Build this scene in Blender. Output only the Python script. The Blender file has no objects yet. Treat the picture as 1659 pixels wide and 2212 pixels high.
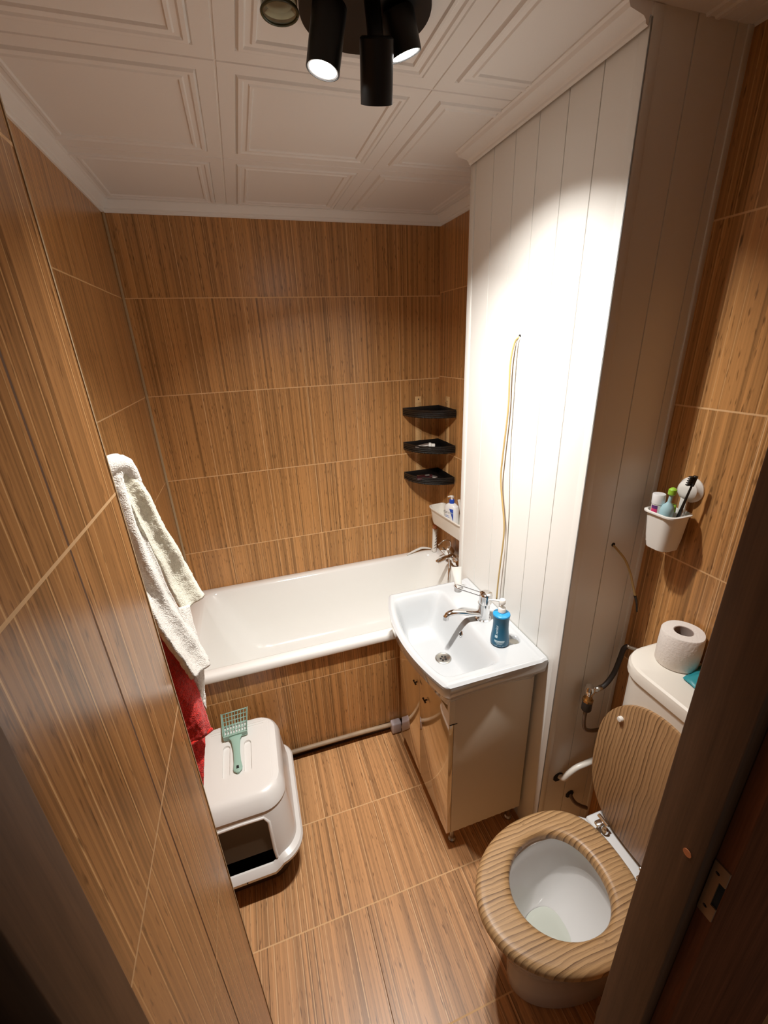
import bpy, bmesh, math, random
from math import sin, cos, pi, sqrt
from mathutils import Vector, Matrix, noise
random.seed(7)
SC = bpy.context.scene
COL = SC.collection

# ------------------------------------------------------------------ camera
F_ = Vector((0.27309567, 0.88826665, -0.36932521))
R_ = Vector((0.95070096, -0.30784463, -0.03740822))
U_ = Vector((0.14692326, 0.34090181, 0.92854699))
cd = bpy.data.cameras.new('camera'); cam = bpy.data.objects.new('camera', cd); COL.objects.link(cam)
cam.matrix_world = Matrix(((R_.x, U_.x, -F_.x, 0), (R_.y, U_.y, -F_.y, 0), (R_.z, U_.z, -F_.z, 1.803), (0, 0, 0, 1)))
cd.sensor_fit = 'HORIZONTAL'; cd.sensor_width = 36.0; cd.lens = 36.0 * 915.05 / 1659.0
cd.clip_start = 0.02
SC.camera = cam
SC.cycles.caustics_reflective = False; SC.cycles.caustics_refractive = False
# ------------------------------------------------------------------ world, exposure
w = bpy.data.worlds.new('hallway_gloom'); SC.world = w; w.use_nodes = True
bg = w.node_tree.nodes['Background']; bg.inputs[0].default_value = (1.0, 0.86, 0.74, 1); bg.inputs[1].default_value = 0.09
SC.view_settings.view_transform = 'Standard'; SC.view_settings.look = 'None'
SC.view_settings.exposure = 0.12; SC.view_settings.gamma = 1.0; SC.view_settings.use_curve_mapping = False
LAMP_W = 5.2                      # each of the three lit spots
LAMP_COL = (1.0, 0.968, 0.925)
LENS_EMIT = 60.0

# ------------------------------------------------------------------ room numbers (metres)
H = 2.354; YB = 2.195; XL = -0.422; XN = -0.200; YN = 0.666
XR0, XR1 = 1.056, 1.018           # right wall at the front / at the back corner
BX, BY = 0.805, 0.839; BYB = 1.505
def xr(y): return XR0 + (XR1 - XR0) * max(0.0, min(1.0, (y - 0.8) / (YB - 0.8)))
G = (2.016, 1.622, 1.222, 0.824)  # tile course joints
PAN = 1.512

# ------------------------------------------------------------------ materials
def srgb(r, g, b):
    f = lambda c: ((c / 255 + 0.055) / 1.055) ** 2.4 if c > 10 else c / 255 / 12.92
    return (f(r), f(g), f(b), 1)
class NT:
    def __init__(s, name):
        s.m = bpy.data.materials.new(name); s.m.use_nodes = True
        s.t = s.m.node_tree; s.n = s.t.nodes; s.b = s.n['Principled BSDF']
    def new(s, typ, **kw):
        n = s.n.new(typ)
        for k, v in kw.items(): setattr(n, k, v)
        return n
    def link(s, a, b): s.t.links.new(a, b)
    def put(s, sock, v):
        if hasattr(v, 'node'): s.link(v, sock)
        else: sock.default_value = v
    def math(s, op, a, b=0.0, c=None, clamp=False):
        n = s.new('ShaderNodeMath', operation=op, use_clamp=clamp)
        s.put(n.inputs[0], a); s.put(n.inputs[1], b)
        if c is not None: s.put(n.inputs[2], c)
        return n.outputs[0]
    def mix(s, f, a, b, mode='MIX'):
        n = s.new('ShaderNodeMix', data_type='RGBA', blend_type=mode)
        s.put(n.inputs[0], f); s.put(n.inputs[6], a); s.put(n.inputs[7], b)
        return n.outputs[2]
    def ramp(s, v, lo, hi):
        n = s.new('ShaderNodeMapRange'); n.clamp = True
        s.put(n.inputs[0], v); n.inputs[1].default_value = lo; n.inputs[2].default_value = hi
        return n.outputs[0]
    def white1(s, v):
        n = s.new('ShaderNodeTexWhiteNoise', noise_dimensions='1D'); s.put(n.inputs['W'], v); return n.outputs[0]
    def noise(s, vec, scale=1.0, detail=2.0, rough=0.5, dim='3D'):
        n = s.new('ShaderNodeTexNoise', noise_dimensions=dim)
        if vec is not None: s.put(n.inputs['Vector'], vec)
        n.inputs['Scale'].default_value = scale; n.inputs['Detail'].default_value = detail; n.inputs['Roughness'].default_value = rough
        return n.outputs[0]
    def comb(s, x, y, z=0.0):
        n = s.new('ShaderNodeCombineXYZ'); s.put(n.inputs[0], x); s.put(n.inputs[1], y); s.put(n.inputs[2], z); return n.outputs[0]
    def pos(s):
        g = s.new('ShaderNodeNewGeometry'); x = s.new('ShaderNodeSeparateXYZ'); s.link(g.outputs['Position'], x.inputs[0]); return x.outputs
    def bump(s, h, strength=0.3, dist=0.001):
        n = s.new('ShaderNodeBump'); n.inputs['Strength'].default_value = strength; n.inputs['Distance'].default_value = dist
        s.put(n.inputs['Height'], h); s.link(n.outputs[0], s.b.inputs['Normal'])

def plain(name, col, rough=0.5, metal=0.0, coat=0.0, spec=0.5, trans=0.0, bumpy=0.0, bscale=200.0, var=0.0, sss=0.0):
    a = NT(name); b = a.b
    b.inputs['Roughness'].default_value = rough; b.inputs['Metallic'].default_value = metal
    b.inputs['Coat Weight'].default_value = coat; b.inputs['Coat Roughness'].default_value = 0.06
    b.inputs['Specular IOR Level'].default_value = spec; b.inputs['Transmission Weight'].default_value = trans
    if sss: b.inputs['Subsurface Weight'].default_value = sss; b.inputs['Subsurface Scale'].default_value = 0.01
    b.inputs['Base Color'].default_value = col
    if bumpy or var:
        tc = a.new('ShaderNodeTexCoord'); nz = a.noise(tc.outputs['Object'], bscale, 3.0)
        if bumpy: a.bump(nz, bumpy, 0.002)
        if var:
            n2 = a.noise(tc.outputs['Object'], 9.0, 3.0)
            dark = tuple(c * (1 - var) for c in col[:3]) + (1,)
            a.put(b.inputs['Base Color'], a.mix(a.ramp(n2, 0.3, 0.7), dark, col))
    return a.m

def bamboo(name, ua, va, uj, vj, du, dv, base=(174, 126, 76), light=(214, 168, 114), dark=(74, 44, 20), rough=0.3, seed=0.0,
           joint_mask=None, ugro=True, gw=0.0012, grout=(224, 182, 132)):
    """printed ceramic tile with bamboo strips running along v, grout joints at uj + k du and vj + k dv"""
    a = NT(name); p = a.pos(); u = p[ua]; v = p[va]
    us = a.math('ADD', u, 5.0 + seed)
    row = a.math('FLOOR', a.math('DIVIDE', a.math('SUBTRACT', v, vj), dv))
    colm = a.math('FLOOR', a.math('DIVIDE', a.math('SUBTRACT', u, uj), du))
    off = a.math('ADD', a.math('MULTIPLY', row, 13.37), a.math('MULTIPLY', colm, 7.77))
    # broad strips and thin strips, each a different tone
    s1 = a.white1(a.math('ADD', a.math('FLOOR', a.math('MULTIPLY', us, 95.0)), off))
    s2 = a.white1(a.math('ADD', a.math('FLOOR', a.math('MULTIPLY', us, 260.0)), a.math('ADD', off, 300.5)))
    fine = a.noise(a.comb(a.math('MULTIPLY', us, 420.0), a.math('MULTIPLY', v, 5.0), off), 1.0, 2.0)
    tone = a.math('ADD', a.math('ADD', a.math('MULTIPLY', s1, 0.42), a.math('MULTIPLY', s2, 0.38)), a.math('MULTIPLY', fine, 0.36))
    cr = a.new('ShaderNodeValToRGB'); a.put(cr.inputs[0], tone)
    e = cr.color_ramp.elements
    e[0].position = 0.12; e[0].color = tuple(x * 0.52 for x in srgb(*base)[:3]) + (1,)
    e[1].position = 0.95; e[1].color = tuple(min(1, x * 1.42) for x in srgb(*base)[:3]) + (1,)
    k = e.new(0.52); k.color = srgb(*base)
    c = cr.outputs[0]
    # pale joint lines between strips
    fl = a.math('FRACT', a.math('ADD', a.math('MULTIPLY', us, 48.0), a.math('MULTIPLY', a.white1(off), 3.0)))
    cell = a.white1(a.math('ADD', a.math('FLOOR', a.math('ADD', a.math('MULTIPLY', us, 48.0), a.math('MULTIPLY', a.white1(off), 3.0))), 900.0))
    ln = a.math('MULTIPLY', a.math('LESS_THAN', fl, 0.10), a.math('GREATER_THAN', cell, 0.35))
    c = a.mix(a.math('MULTIPLY', ln, a.math('MULTIPLY', a.math('ADD', cell, 0.2), 0.85)), c, srgb(*light))
    # dark lines beside them
    ln2 = a.math('MULTIPLY', a.math('LESS_THAN', a.math('ABSOLUTE', a.math('SUBTRACT', fl, 0.22)), 0.05), a.math('GREATER_THAN', cell, 0.62))
    c = a.mix(a.math('MULTIPLY', ln2, 0.4), c, srgb(*dark))
    # dark nodes and flecks
    nd = a.noise(a.comb(a.math('MULTIPLY', us, 190.0), a.math('MULTIPLY', v, 26.0), a.math('ADD', off, 3.0)), 1.0, 1.5, 0.6)
    c = a.mix(a.math('MULTIPLY', a.ramp(nd, 0.61, 0.74), 0.65), c, srgb(*dark))
    # grout
    gv = a.math('PINGPONG', a.math('SUBTRACT', v, vj), dv / 2)
    g1 = a.math('LESS_THAN', gv, 0.0021)
    gsum = g1
    if ugro:
        gu = a.math('PINGPONG', a.math('SUBTRACT', u, uj), du / 2)
        g2 = a.math('LESS_THAN', gu, gw)
        if joint_mask: g2 = a.math('MULTIPLY', g2, a.math('LESS_THAN', p[va], joint_mask))
        c = a.mix(a.math('MULTIPLY', g2, 0.85), c, srgb(*joint_mask_col(ugro, dark, grout)))
        gsum = a.math('MAXIMUM', g1, g2)
    c = a.mix(a.math('MULTIPLY', g1, 0.85), c, srgb(*grout))
    a.put(a.b.inputs['Base Color'], c)
    a.put(a.b.inputs['Roughness'], a.math('ADD', a.math('MULTIPLY', gsum, 0.4), rough))
    a.b.inputs['Specular IOR Level'].default_value = 0.5
    hgt = a.math('SUBTRACT', a.math('MULTIPLY', a.math('ADD', s2, a.math('MULTIPLY', fine, 0.6)), 0.12), gsum)
    a.bump(hgt, 0.35, 0.0012)
    return a.m
def joint_mask_col(mode, dark, grout): return dark if mode == 'dark' else grout

def zebrano(name, axis, scale=1.0, light=(196, 158, 112), dark=(120, 84, 50), rough=0.42, along=0):
    """pale wood print with wandering dark grain lines; lines are level sets of `axis`"""
    a = NT(name); tc = a.new('ShaderNodeTexCoord'); x = a.new('ShaderNodeSeparateXYZ'); a.link(tc.outputs['Object'], x.inputs[0]); p = x.outputs
    wob = a.noise(a.comb(a.math('MULTIPLY', p[axis], 9.0), a.math('MULTIPLY', p[along], 7.0)), 1.0, 3.0)
    t = a.math('ADD', a.math('MULTIPLY', p[axis], 88.0 * scale), a.math('MULTIPLY', wob, 1.8))
    saw = a.math('FRACT', t)
    cell = a.white1(a.math('FLOOR', t))
    band = a.math('POWER', saw, 2.2)
    fine = a.noise(a.comb(a.math('MULTIPLY', p[axis], 500.0), a.math('MULTIPLY', p[along], 10.0)), 1.0, 2.0)
    f = a.math('ADD', a.math('MULTIPLY', band, a.math('ADD', a.math('MULTIPLY', cell, 0.65), 0.45)), a.math('MULTIPLY', a.math('SUBTRACT', fine, 0.45), 0.9), clamp=True)
    c = a.mix(f, srgb(*light), srgb(*dark))
    kn = a.noise(a.comb(a.math('MULTIPLY', p[axis], 90.0), a.math('MULTIPLY', p[along], 30.0), 4.0), 1.0, 1.0)
    c = a.mix(a.math('MULTIPLY', a.ramp(kn, 0.72, 0.8), 0.6), c, srgb(90, 60, 34))
    a.put(a.b.inputs['Base Color'], c); a.b.inputs['Roughness'].default_value = rough
    a.bump(f, 0.12, 0.001)
    return a.m

def stained_wood(name, col, rough=0.55, spec=0.3):
    a = NT(name); p = a.pos()
    n1 = a.noise(a.comb(a.math('MULTIPLY', p[0], 70.0), a.math('MULTIPLY', p[1], 70.0), a.math('MULTIPLY', p[2], 2.2)), 1.0, 4.0, 0.6)
    n2 = a.noise(a.comb(a.math('MULTIPLY', p[0], 8.0), a.math('MULTIPLY', p[1], 8.0), a.math('MULTIPLY', p[2], 5.0)), 1.0, 2.0)
    n3 = a.noise(a.comb(a.math('MULTIPLY', p[0], 400.0), a.math('MULTIPLY', p[1], 400.0), a.math('MULTIPLY', p[2], 14.0)), 1.0, 2.0)
    f = a.math('ADD', a.math('MULTIPLY', n1, 0.6), a.math('ADD', a.math('MULTIPLY', n2, 0.25), a.math('MULTIPLY', n3, 0.25)))
    c0 = srgb(*col); dk = tuple(x * 0.55 for x in c0[:3]) + (1,); lt = tuple(x * 1.5 for x in c0[:3]) + (1,)
    a.put(a.b.inputs['Base Color'], a.mix(a.ramp(f, 0.3, 0.8), dk, lt))
    a.b.inputs['Roughness'].default_value = rough; a.b.inputs['Specular IOR Level'].default_value = spec; a.bump(f, 0.2, 0.001)
    return a.m

def terry(name, col, col2):
    a = NT(name); tc = a.new('ShaderNodeTexCoord')
    v = a.new('ShaderNodeTexVoronoi'); a.link(tc.outputs['Object'], v.inputs['Vector']); v.inputs['Scale'].default_value = 420.0
    n = a.noise(tc.outputs['Object'], 150.0, 4.0)
    h = a.math('ADD', v.outputs['Distance'], n)
    a.put(a.b.inputs['Base Color'], a.mix(a.ramp(h, 0.5, 1.15), srgb(*col2), srgb(*col)))
    a.b.inputs['Roughness'].default_value = 0.95; a.b.inputs['Specular IOR Level'].default_value = 0.15
    a.b.inputs['Sheen Weight'].default_value = 0.3; a.b.inputs['Sheen Roughness'].default_value = 0.6
    a.bump(h, 0.5, 0.002)
    return a.m

M = {}
M['tile_back'] = bamboo('bamboo_tile_back', 0, 2, 0.058, G[3], 0.245, 0.3975, seed=0.1)
M['tile_left'] = bamboo('bamboo_tile_left', 1, 2, YB, G[3], 0.25, 0.3975, seed=1.3)
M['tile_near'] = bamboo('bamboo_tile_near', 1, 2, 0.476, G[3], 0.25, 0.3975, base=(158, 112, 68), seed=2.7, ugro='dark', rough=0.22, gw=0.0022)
M['tile_right'] = bamboo('bamboo_tile_right', 1, 2, 0.62, G[3], 0.25, 0.402, seed=3.9)
M['tile_panel'] = bamboo('bamboo_tile_panel', 0, 2, 0.0, 0.434, 0.25, 0.40, seed=4.4)
M['tile_floor'] = bamboo('bamboo_tile_floor', 0, 1, 0.143, 0.8545, 0.335, 0.3386, base=(186, 138, 92), light=(232, 192, 144), dark=(96, 60, 32), seed=6.2, ugro='dark', joint_mask=0.8545, rough=0.36)
M['ceiling'] = plain('white_foam_tile', (0.80, 0.77, 0.74, 1), 0.7, bumpy=0.05, bscale=260)
M['trim'] = plain('white_moulding', (0.84, 0.82, 0.79, 1), 0.5)
M['pvc'] = plain('white_pvc_panel', (0.80, 0.79, 0.75, 1), 0.32, bumpy=0.02, bscale=60)
M['bead'] = plain('greige_corner_bead', srgb(176, 152, 118), 0.5)
M['enamel'] = plain('white_bath_enamel', (0.88, 0.88, 0.85, 1), 0.12, coat=0.2)
M['ceramic'] = plain('white_ceramic', (0.80, 0.81, 0.81, 1), 0.10, coat=0.3)
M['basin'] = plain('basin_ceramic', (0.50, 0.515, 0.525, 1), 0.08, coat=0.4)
M['toilet_ceramic'] = plain('toilet_ceramic', (0.74, 0.73, 0.72, 1), 0.1, coat=0.4)
M['cistern'] = plain('cream_plastic', (0.80, 0.76, 0.68, 1), 0.3)
M['cab_side'] = plain('cream_board', (0.70, 0.63, 0.52, 1), 0.62, spec=0.25)
M['cab_front'] = plain('glossy_cream_door', (0.78, 0.58, 0.32, 1), 0.06, metal=0.12, coat=1.0, spec=1.0)
M['chrome'] = plain('chrome', (0.82, 0.82, 0.82, 1), 0.08, metal=1.0)
M['steel'] = plain('brushed_steel', (0.55, 0.53, 0.48, 1), 0.3, metal=1.0)
M['brass'] = plain('dull_brass', (0.45, 0.28, 0.12, 1), 0.35, metal=1.0)
M['black'] = plain('matt_black_metal', (0.004, 0.0038, 0.0035, 1), 0.42, spec=0.3)
M['black_plastic'] = plain('black_plastic', (0.008, 0.006, 0.005, 1), 0.35)
M['dark'] = plain('dark_hole', (0.006, 0.005, 0.004, 1), 0.8)
M['jamb'] = stained_wood('dark_stained_wood', (92, 66, 46))
M['casing'] = stained_wood('brown_stained_wood', (118, 72, 48), 0.9, 0.05)
M['wood_plug'] = plain('wood_plug', srgb(196, 120, 76), 0.5)
M['strike'] = plain('dull_strike_plate', srgb(150, 120, 92), 0.45, metal=0.5)
M['seat'] = zebrano('zebrano_seat', 1, 1.0, dark=(100, 68, 38), along=0)
M['lid'] = zebrano('zebrano_lid', 1, 1.15, light=(176, 138, 96), dark=(92, 64, 38), along=2)
M['towel_white'] = terry('white_terry', (244, 240, 232), (222, 214, 204))
M['towel_cream'] = terry('cream_terry', (238, 234, 214), (216, 210, 188))
M['towel_red'] = terry('red_terry', (224, 38, 22), (150, 16, 10))
M['litter_white'] = plain('white_litter_box_plastic', (0.76, 0.74, 0.71, 1), 0.28)
M['litter_dark'] = plain('dark_brown_plastic', (0.030, 0.020, 0.013, 1), 0.35)
M['flap'] = plain('smoky_flap', (0.055, 0.038, 0.024, 1), 0.3)
M['sage'] = plain('sage_green_plastic', srgb(150, 182, 168), 0.4)
M['teal'] = plain('teal_packet', srgb(44, 140, 150), 0.35)
M['paper'] = plain('toilet_paper', (0.80, 0.75, 0.70, 1), 0.95, bumpy=0.6, bscale=170)
M['card'] = plain('grey_card_core', srgb(160, 142, 132), 0.9)
M['white_plastic'] = plain('white_plastic', (0.78, 0.76, 0.71, 1), 0.35)
M['wire'] = plain('old_cream_wire', srgb(184, 156, 100), 0.5)
M['wire_white'] = plain('white_wire', srgb(225, 222, 214), 0.5)
M['blue'] = plain('petrol_blue_bottle', srgb(14, 92, 124), 0.3)
M['blue_light'] = plain('blue_shoulder', srgb(40, 142, 196), 0.3)
M['royal'] = plain('royal_blue', srgb(30, 74, 178), 0.35)
M['pale_print'] = plain('pale_print', srgb(190, 214, 224), 0.5)
M['grey_print'] = plain('grey_print', srgb(110, 116, 112), 0.5)
M['pink'] = plain('pink_plastic', srgb(206, 60, 110), 0.4)
M['purple'] = plain('purple_print', srgb(92, 50, 110), 0.4)
M['lime'] = plain('lime_plastic', srgb(150, 200, 60), 0.4)
M['pale_blue'] = plain('pale_blue_plastic', srgb(160, 196, 204), 0.35)
M['clear'] = plain('frosted_clear_plastic', (0.80, 0.78, 0.76, 1), 0.25, trans=0.55)
M['amber_strip'] = plain('translucent_strip', srgb(222, 180, 124), 0.35, trans=0.1)
M['maroon'] = plain('maroon_packet', srgb(58, 26, 28), 0.25)
M['silver'] = plain('silver_foil', (0.5, 0.48, 0.45, 1), 0.3, metal=0.8)
M['grey_cloth'] = plain('grey_film', srgb(120, 108, 100), 0.5)
M['rubber'] = plain('dark_rubber', (0.03, 0.022, 0.018, 1), 0.6)
M['hose'] = plain('braided_hose', (0.20, 0.15, 0.11, 1), 0.4, metal=0.6, bumpy=0.5, bscale=500)
M['lilac_grey'] = plain('pale_grey_rubber', srgb(196, 186, 190), 0.5)
M['sealant'] = plain('mottled_pipe', srgb(176, 152, 124), 0.6, bumpy=0.3, bscale=90, var=0.45)
M['knob'] = plain('dark_bronze', (0.03, 0.018, 0.010, 1), 0.35, metal=0.7)
M['water'] = plain('toilet_water', (0.60, 0.63, 0.56, 1), 0.03, coat=1.0)
M['glass'] = plain('greenish_glass', (0.55, 0.62, 0.48, 1), 0.06, trans=0.85)
M['green_dark'] = plain('dark_green_rim', srgb(52, 58, 34), 0.3)
def emissive(name, col, s):
    a = NT(name); a.b.inputs['Emission Color'].default_value = col; a.b.inputs['Emission Strength'].default_value = s
    a.b.inputs['Base Color'].default_value = (0.8, 0.8, 0.8, 1); return a.m
M['lens'] = emissive('lit_lens', (1.0, 0.96, 0.90, 1), LENS_EMIT)
M['lens_ring'] = plain('lens_ring', (0.75, 0.8, 0.85, 1), 0.2)

# ------------------------------------------------------------------ mesh helpers (all coordinates are world metres)
def wloc(o):
    v = Vector((0, 0, 0))
    while o: v += o.location; o = o.parent
    return v
def obj(name, bm, mat, parent=None, smooth=35, label=None):
    if smooth:
        for f in bm.faces: f.smooth = True
        for e in bm.edges:
            if len(e.link_faces) == 2 and e.calc_face_angle(0) > math.radians(smooth): e.smooth = False
    me = bpy.data.meshes.new(name)
    if parent:
        bmesh.ops.translate(bm, verts=bm.verts, vec=-wloc(parent))
    bm.normal_update(); bm.to_mesh(me); bm.free()
    for m in (mat if isinstance(mat, (list, tuple)) else [mat]): me.materials.append(m)
    o = bpy.data.objects.new(name, me); COL.objects.link(o)
    if parent: o.parent = parent
    if label: o['label'] = label
    return o
def thing(name, label, cat, loc, group=None, kind=None):
    o = bpy.data.objects.new(name, None); COL.objects.link(o); o.location = loc; o.empty_display_size = 0.05
    o['label'] = label; o['category'] = cat
    if group: o['group'] = group
    if kind: o['kind'] = kind
    return o
def tag(o, label, cat, group=None, kind=None):
    o['label'] = label; o['category'] = cat
    if group: o['group'] = group
    if kind: o['kind'] = kind
    return o
def struct(name, bm, mat, label, cat, smooth=35):
    o = obj(name, bm, mat, None, smooth); tag(o, label, cat, kind='structure'); return o
def new(): return bmesh.new()
def box(bm, x0, x1, y0, y1, z0, z1, bev=0.0, seg=2):
    b = bmesh.new(); bmesh.ops.create_cube(b, size=1.0)
    for v in b.verts:
        v.co = Vector((x0 + (v.co.x + .5) * (x1 - x0), y0 + (v.co.y + .5) * (y1 - y0), z0 + (v.co.z + .5) * (z1 - z0)))
    if bev: bmesh.ops.bevel(b, geom=b.edges[:], offset=bev, segments=seg, profile=0.5, affect='EDGES')
    add(bm, b); return bm
def add(bm, b, mat=None):
    vs = {}
    for v in b.verts: vs[v] = bm.verts.new(mat @ v.co if mat else v.co)
    for f in b.faces:
        try: nf = bm.faces.new([vs[v] for v in f.verts]); nf.material_index = f.material_index
        except ValueError: pass
    b.free()
def loft(bm, rings, cap0=True, cap1=True, mi=0):
    R = [[bm.verts.new(p) for p in r] for r in rings]; n = len(R[0])
    for a, b in zip(R, R[1:]):
        for i in range(n):
            j = (i + 1) % n
            f = bm.faces.new((a[i], a[j], b[j], b[i])); f.material_index = mi
    if cap0: bm.faces.new(list(reversed(R[0]))).material_index = mi
    if cap1: bm.faces.new(R[-1]).material_index = mi
    return bm
def fix(bm): bmesh.ops.recalc_face_normals(bm, faces=bm.faces[:]); return bm
def frame(n, hint=None):
    n = Vector(n).normalized(); h = Vector(hint) if hint else (Vector((0, 0, 1)) if abs(n.z) < .9 else Vector((1, 0, 0)))
    a = h.cross(n).normalized(); return a, n.cross(a).normalized(), n
def catmull(pts, k=6):
    P = [Vector(p) for p in pts]
    if len(P) < 3: return P
    out = []; Q = [2 * P[0] - P[1]] + P + [2 * P[-1] - P[-2]]
    for i in range(1, len(Q) - 2):
        for s in range(k):
            t = s / k; a, b, c, d = Q[i - 1], Q[i], Q[i + 1], Q[i + 2]
            out.append(0.5 * ((2 * b) + (c - a) * t + (2 * a - 5 * b + 4 * c - d) * t * t + (3 * b - a - 3 * c + d) * t ** 3))
    out.append(P[-1]); return out
def tube(bm, pts, r, n=12, smooth=True, k=6):
    P = catmull(pts, k) if smooth else [Vector(p) for p in pts]
    rr = r if callable(r) else (lambda t: r)
    prev = None; rings = []
    for i, p in enumerate(P):
        t = (P[min(i + 1, len(P) - 1)] - P[max(i - 1, 0)]).normalized()
        if prev is None: a, b, _ = frame(t)
        else:
            a = prev - t * prev.dot(t); a.normalize(); b = t.cross(a)
        prev = a; rad = rr(i / (len(P) - 1))
        rings.append([p + a * rad * cos(2 * pi * q / n) + b * rad * sin(2 * pi * q / n) for q in range(n)])
    loft(bm, rings); return bm
def lathe(bm, prof, c=(0, 0, 0), axis=(0, 0, 1), n=32, sx=1.0, sy=1.0, cap0=True, cap1=True, mi=0):
    a, b, ax = frame(axis); c = Vector(c)
    if abs(ax.z) > .99: a, b = Vector((1, 0, 0)), Vector((0, 1 if ax.z > 0 else -1, 0))
    rings = [[c + ax * z + a * (r * sx * cos(2 * pi * q / n)) + b * (r * sy * sin(2 * pi * q / n)) for q in range(n)] for r, z in prof]
    loft(bm, rings, cap0, cap1, mi); return bm
def rrect(x0, x1, y0, y1, r, z, n=6, plane='xy'):
    r = min(r, (x1 - x0) / 2 - 1e-5, (y1 - y0) / 2 - 1e-5); out = []
    for cx, cy, a0 in ((x1 - r, y1 - r, 0), (x0 + r, y1 - r, pi / 2), (x0 + r, y0 + r, pi), (x1 - r, y0 + r, 1.5 * pi)):
        for i in range(n + 1):
            a = a0 + pi / 2 * i / n; out.append(Vector((cx + r * cos(a), cy + r * sin(a), z)))
    return out
def prism(bm, outline, z0, z1, bev=0.0):
    b = bmesh.new(); loft(b, [[Vector((p[0], p[1], z0)) for p in outline], [Vector((p[0], p[1], z1)) for p in outline]]); fix(b)
    if bev: bmesh.ops.bevel(b, geom=[e for e in b.edges if abs(e.verts[0].co.z - e.verts[1].co.z) < 1e-6], offset=bev, segments=2, profile=.5, affect='EDGES')
    add(bm, b); return bm
def grid(bm, nu, nv, fn, mi=0, close_u=False):
    V = [[bm.verts.new(fn(i / (nu - (0 if close_u else 1)), j / (nv - 1))) for j in range(nv)] for i in range(nu)]
    for i in range(nu if close_u else nu - 1):
        for j in range(nv - 1):
            i2 = (i + 1) % nu
            f = bm.faces.new((V[i][j], V[i2][j], V[i2][j + 1], V[i][j + 1])); f.material_index = mi
    return V
def solid(bm, th):
    bmesh.ops.recalc_face_normals(bm, faces=bm.faces[:]); bmesh.ops.solidify(bm, geom=bm.faces[:], thickness=th); return fix(bm)
def boolean(bma, bmb, op='DIFFERENCE'):
    obs = []
    for b in (bma, bmb):
        me = bpy.data.meshes.new('tmp'); fix(b); b.to_mesh(me); b.free(); o = bpy.data.objects.new('tmp', me); COL.objects.link(o); obs.append(o)
    md = obs[0].modifiers.new('b', 'BOOLEAN'); md.operation = op; md.solver = 'EXACT'; md.use_self = True; md.object = obs[1]
    dg = bpy.context.evaluated_depsgraph_get(); dg.update(); ev = obs[0].evaluated_get(dg)
    r = bmesh.new(); r.from_mesh(ev.to_mesh())
    for o in obs: me = o.data; bpy.data.objects.remove(o); bpy.data.meshes.remove(me)
    return r
def text_bm(s, size, depth=0.0003, align='CENTER', spacing=1.0):
    c = bpy.data.curves.new('t', 'FONT'); c.body = s; c.size = size; c.align_x = align; c.align_y = 'CENTER'; c.extrude = depth; c.space_character = spacing
    c.resolution_u = 3
    o = bpy.data.objects.new('t', c); COL.objects.link(o)
    dg = bpy.context.evaluated_depsgraph_get(); dg.update(); r = bmesh.new(); r.from_mesh(o.evaluated_get(dg).to_mesh())
    bpy.data.objects.remove(o); bpy.data.curves.remove(c); return r
def smooth01(t): t = max(0., min(1., t)); return t * t * (3 - 2 * t)
def lerp(a, b, t): return a + (b - a) * t
def interp(tab, t):
    for (t0, v0), (t1, v1) in zip(tab, tab[1:]):
        if t <= t1: return lerp(v0, v1, (t - t0) / (t1 - t0) if t1 > t0 else 0)
    return tab[-1][1]

# ================================================================== STRUCTURE
def slab(pts_xy, z0, z1):           # vertical wall quad prism from a footprint
    bm = new(); loft(bm, [[Vector((x, y, z0)) for x, y in pts_xy], [Vector((x, y, z1)) for x, y in pts_xy]]); return fix(bm)
ZT = H + 0.05
struct('wall_back', slab([(XL - .1, YB), (XR1 + .12, YB), (XR1 + .12, YB + .1), (XL - .1, YB + .1)], 0, ZT), M['tile_back'], 'back wall above the bathtub in bamboo-print brown tiles', 'wall', 0)
struct('wall_left', slab([(XL, YN), (XL, YB), (XL - .1, YB), (XL - .1, YN)], 0, ZT), M['tile_left'], 'left alcove wall of brown bamboo-print tiles beside the tub', 'wall', 0)
struct('wall_right', slab([(XR0, .25), (XR0, .8), (XR1, YB), (XR1 + .15, YB), (XR0 + .15, .25)], 0, ZT), M['tile_right'], 'right wall of brown bamboo-print tiles behind the toilet cistern', 'wall', 0)
# protruding near-left wall, leaning out a little at its foot
bm = new()
loft(bm, [[Vector((XN + d, .285, z)), Vector((XN + d, YN, z)), Vector((XL - .1, YN, z)), Vector((XL - .1, .285, z))] for z, d in ((0, .016), (ZT, 0))])
struct('wall_near', fix(bm), M['tile_near'], 'near left wall of glossy brown bamboo-print tiles beside the doorway', 'wall', 0)
bm = slab([(0.56, .20), (XR0 + .15, .20), (XR0 + .15, .28), (0.56, .28)], 0, ZT)
struct('wall_front', bm, M['tile_right'], 'tiled wall to the right of the doorway', 'wall', 0)
bm = new(); box(bm, -.27, XR0 + .15, .15, .282, 2.06, ZT)
struct('wall_lintel', bm, M['tile_right'], 'wall above the doorway', 'wall', 0)
bm = new(); box(bm, XL - .1, XR0 + .15, -.35, YB + .1, -.05, 0)
struct('floor', bm, M['tile_floor'], 'floor of square bamboo-print tiles with thin pale grout', 'floor', 0)

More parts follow.
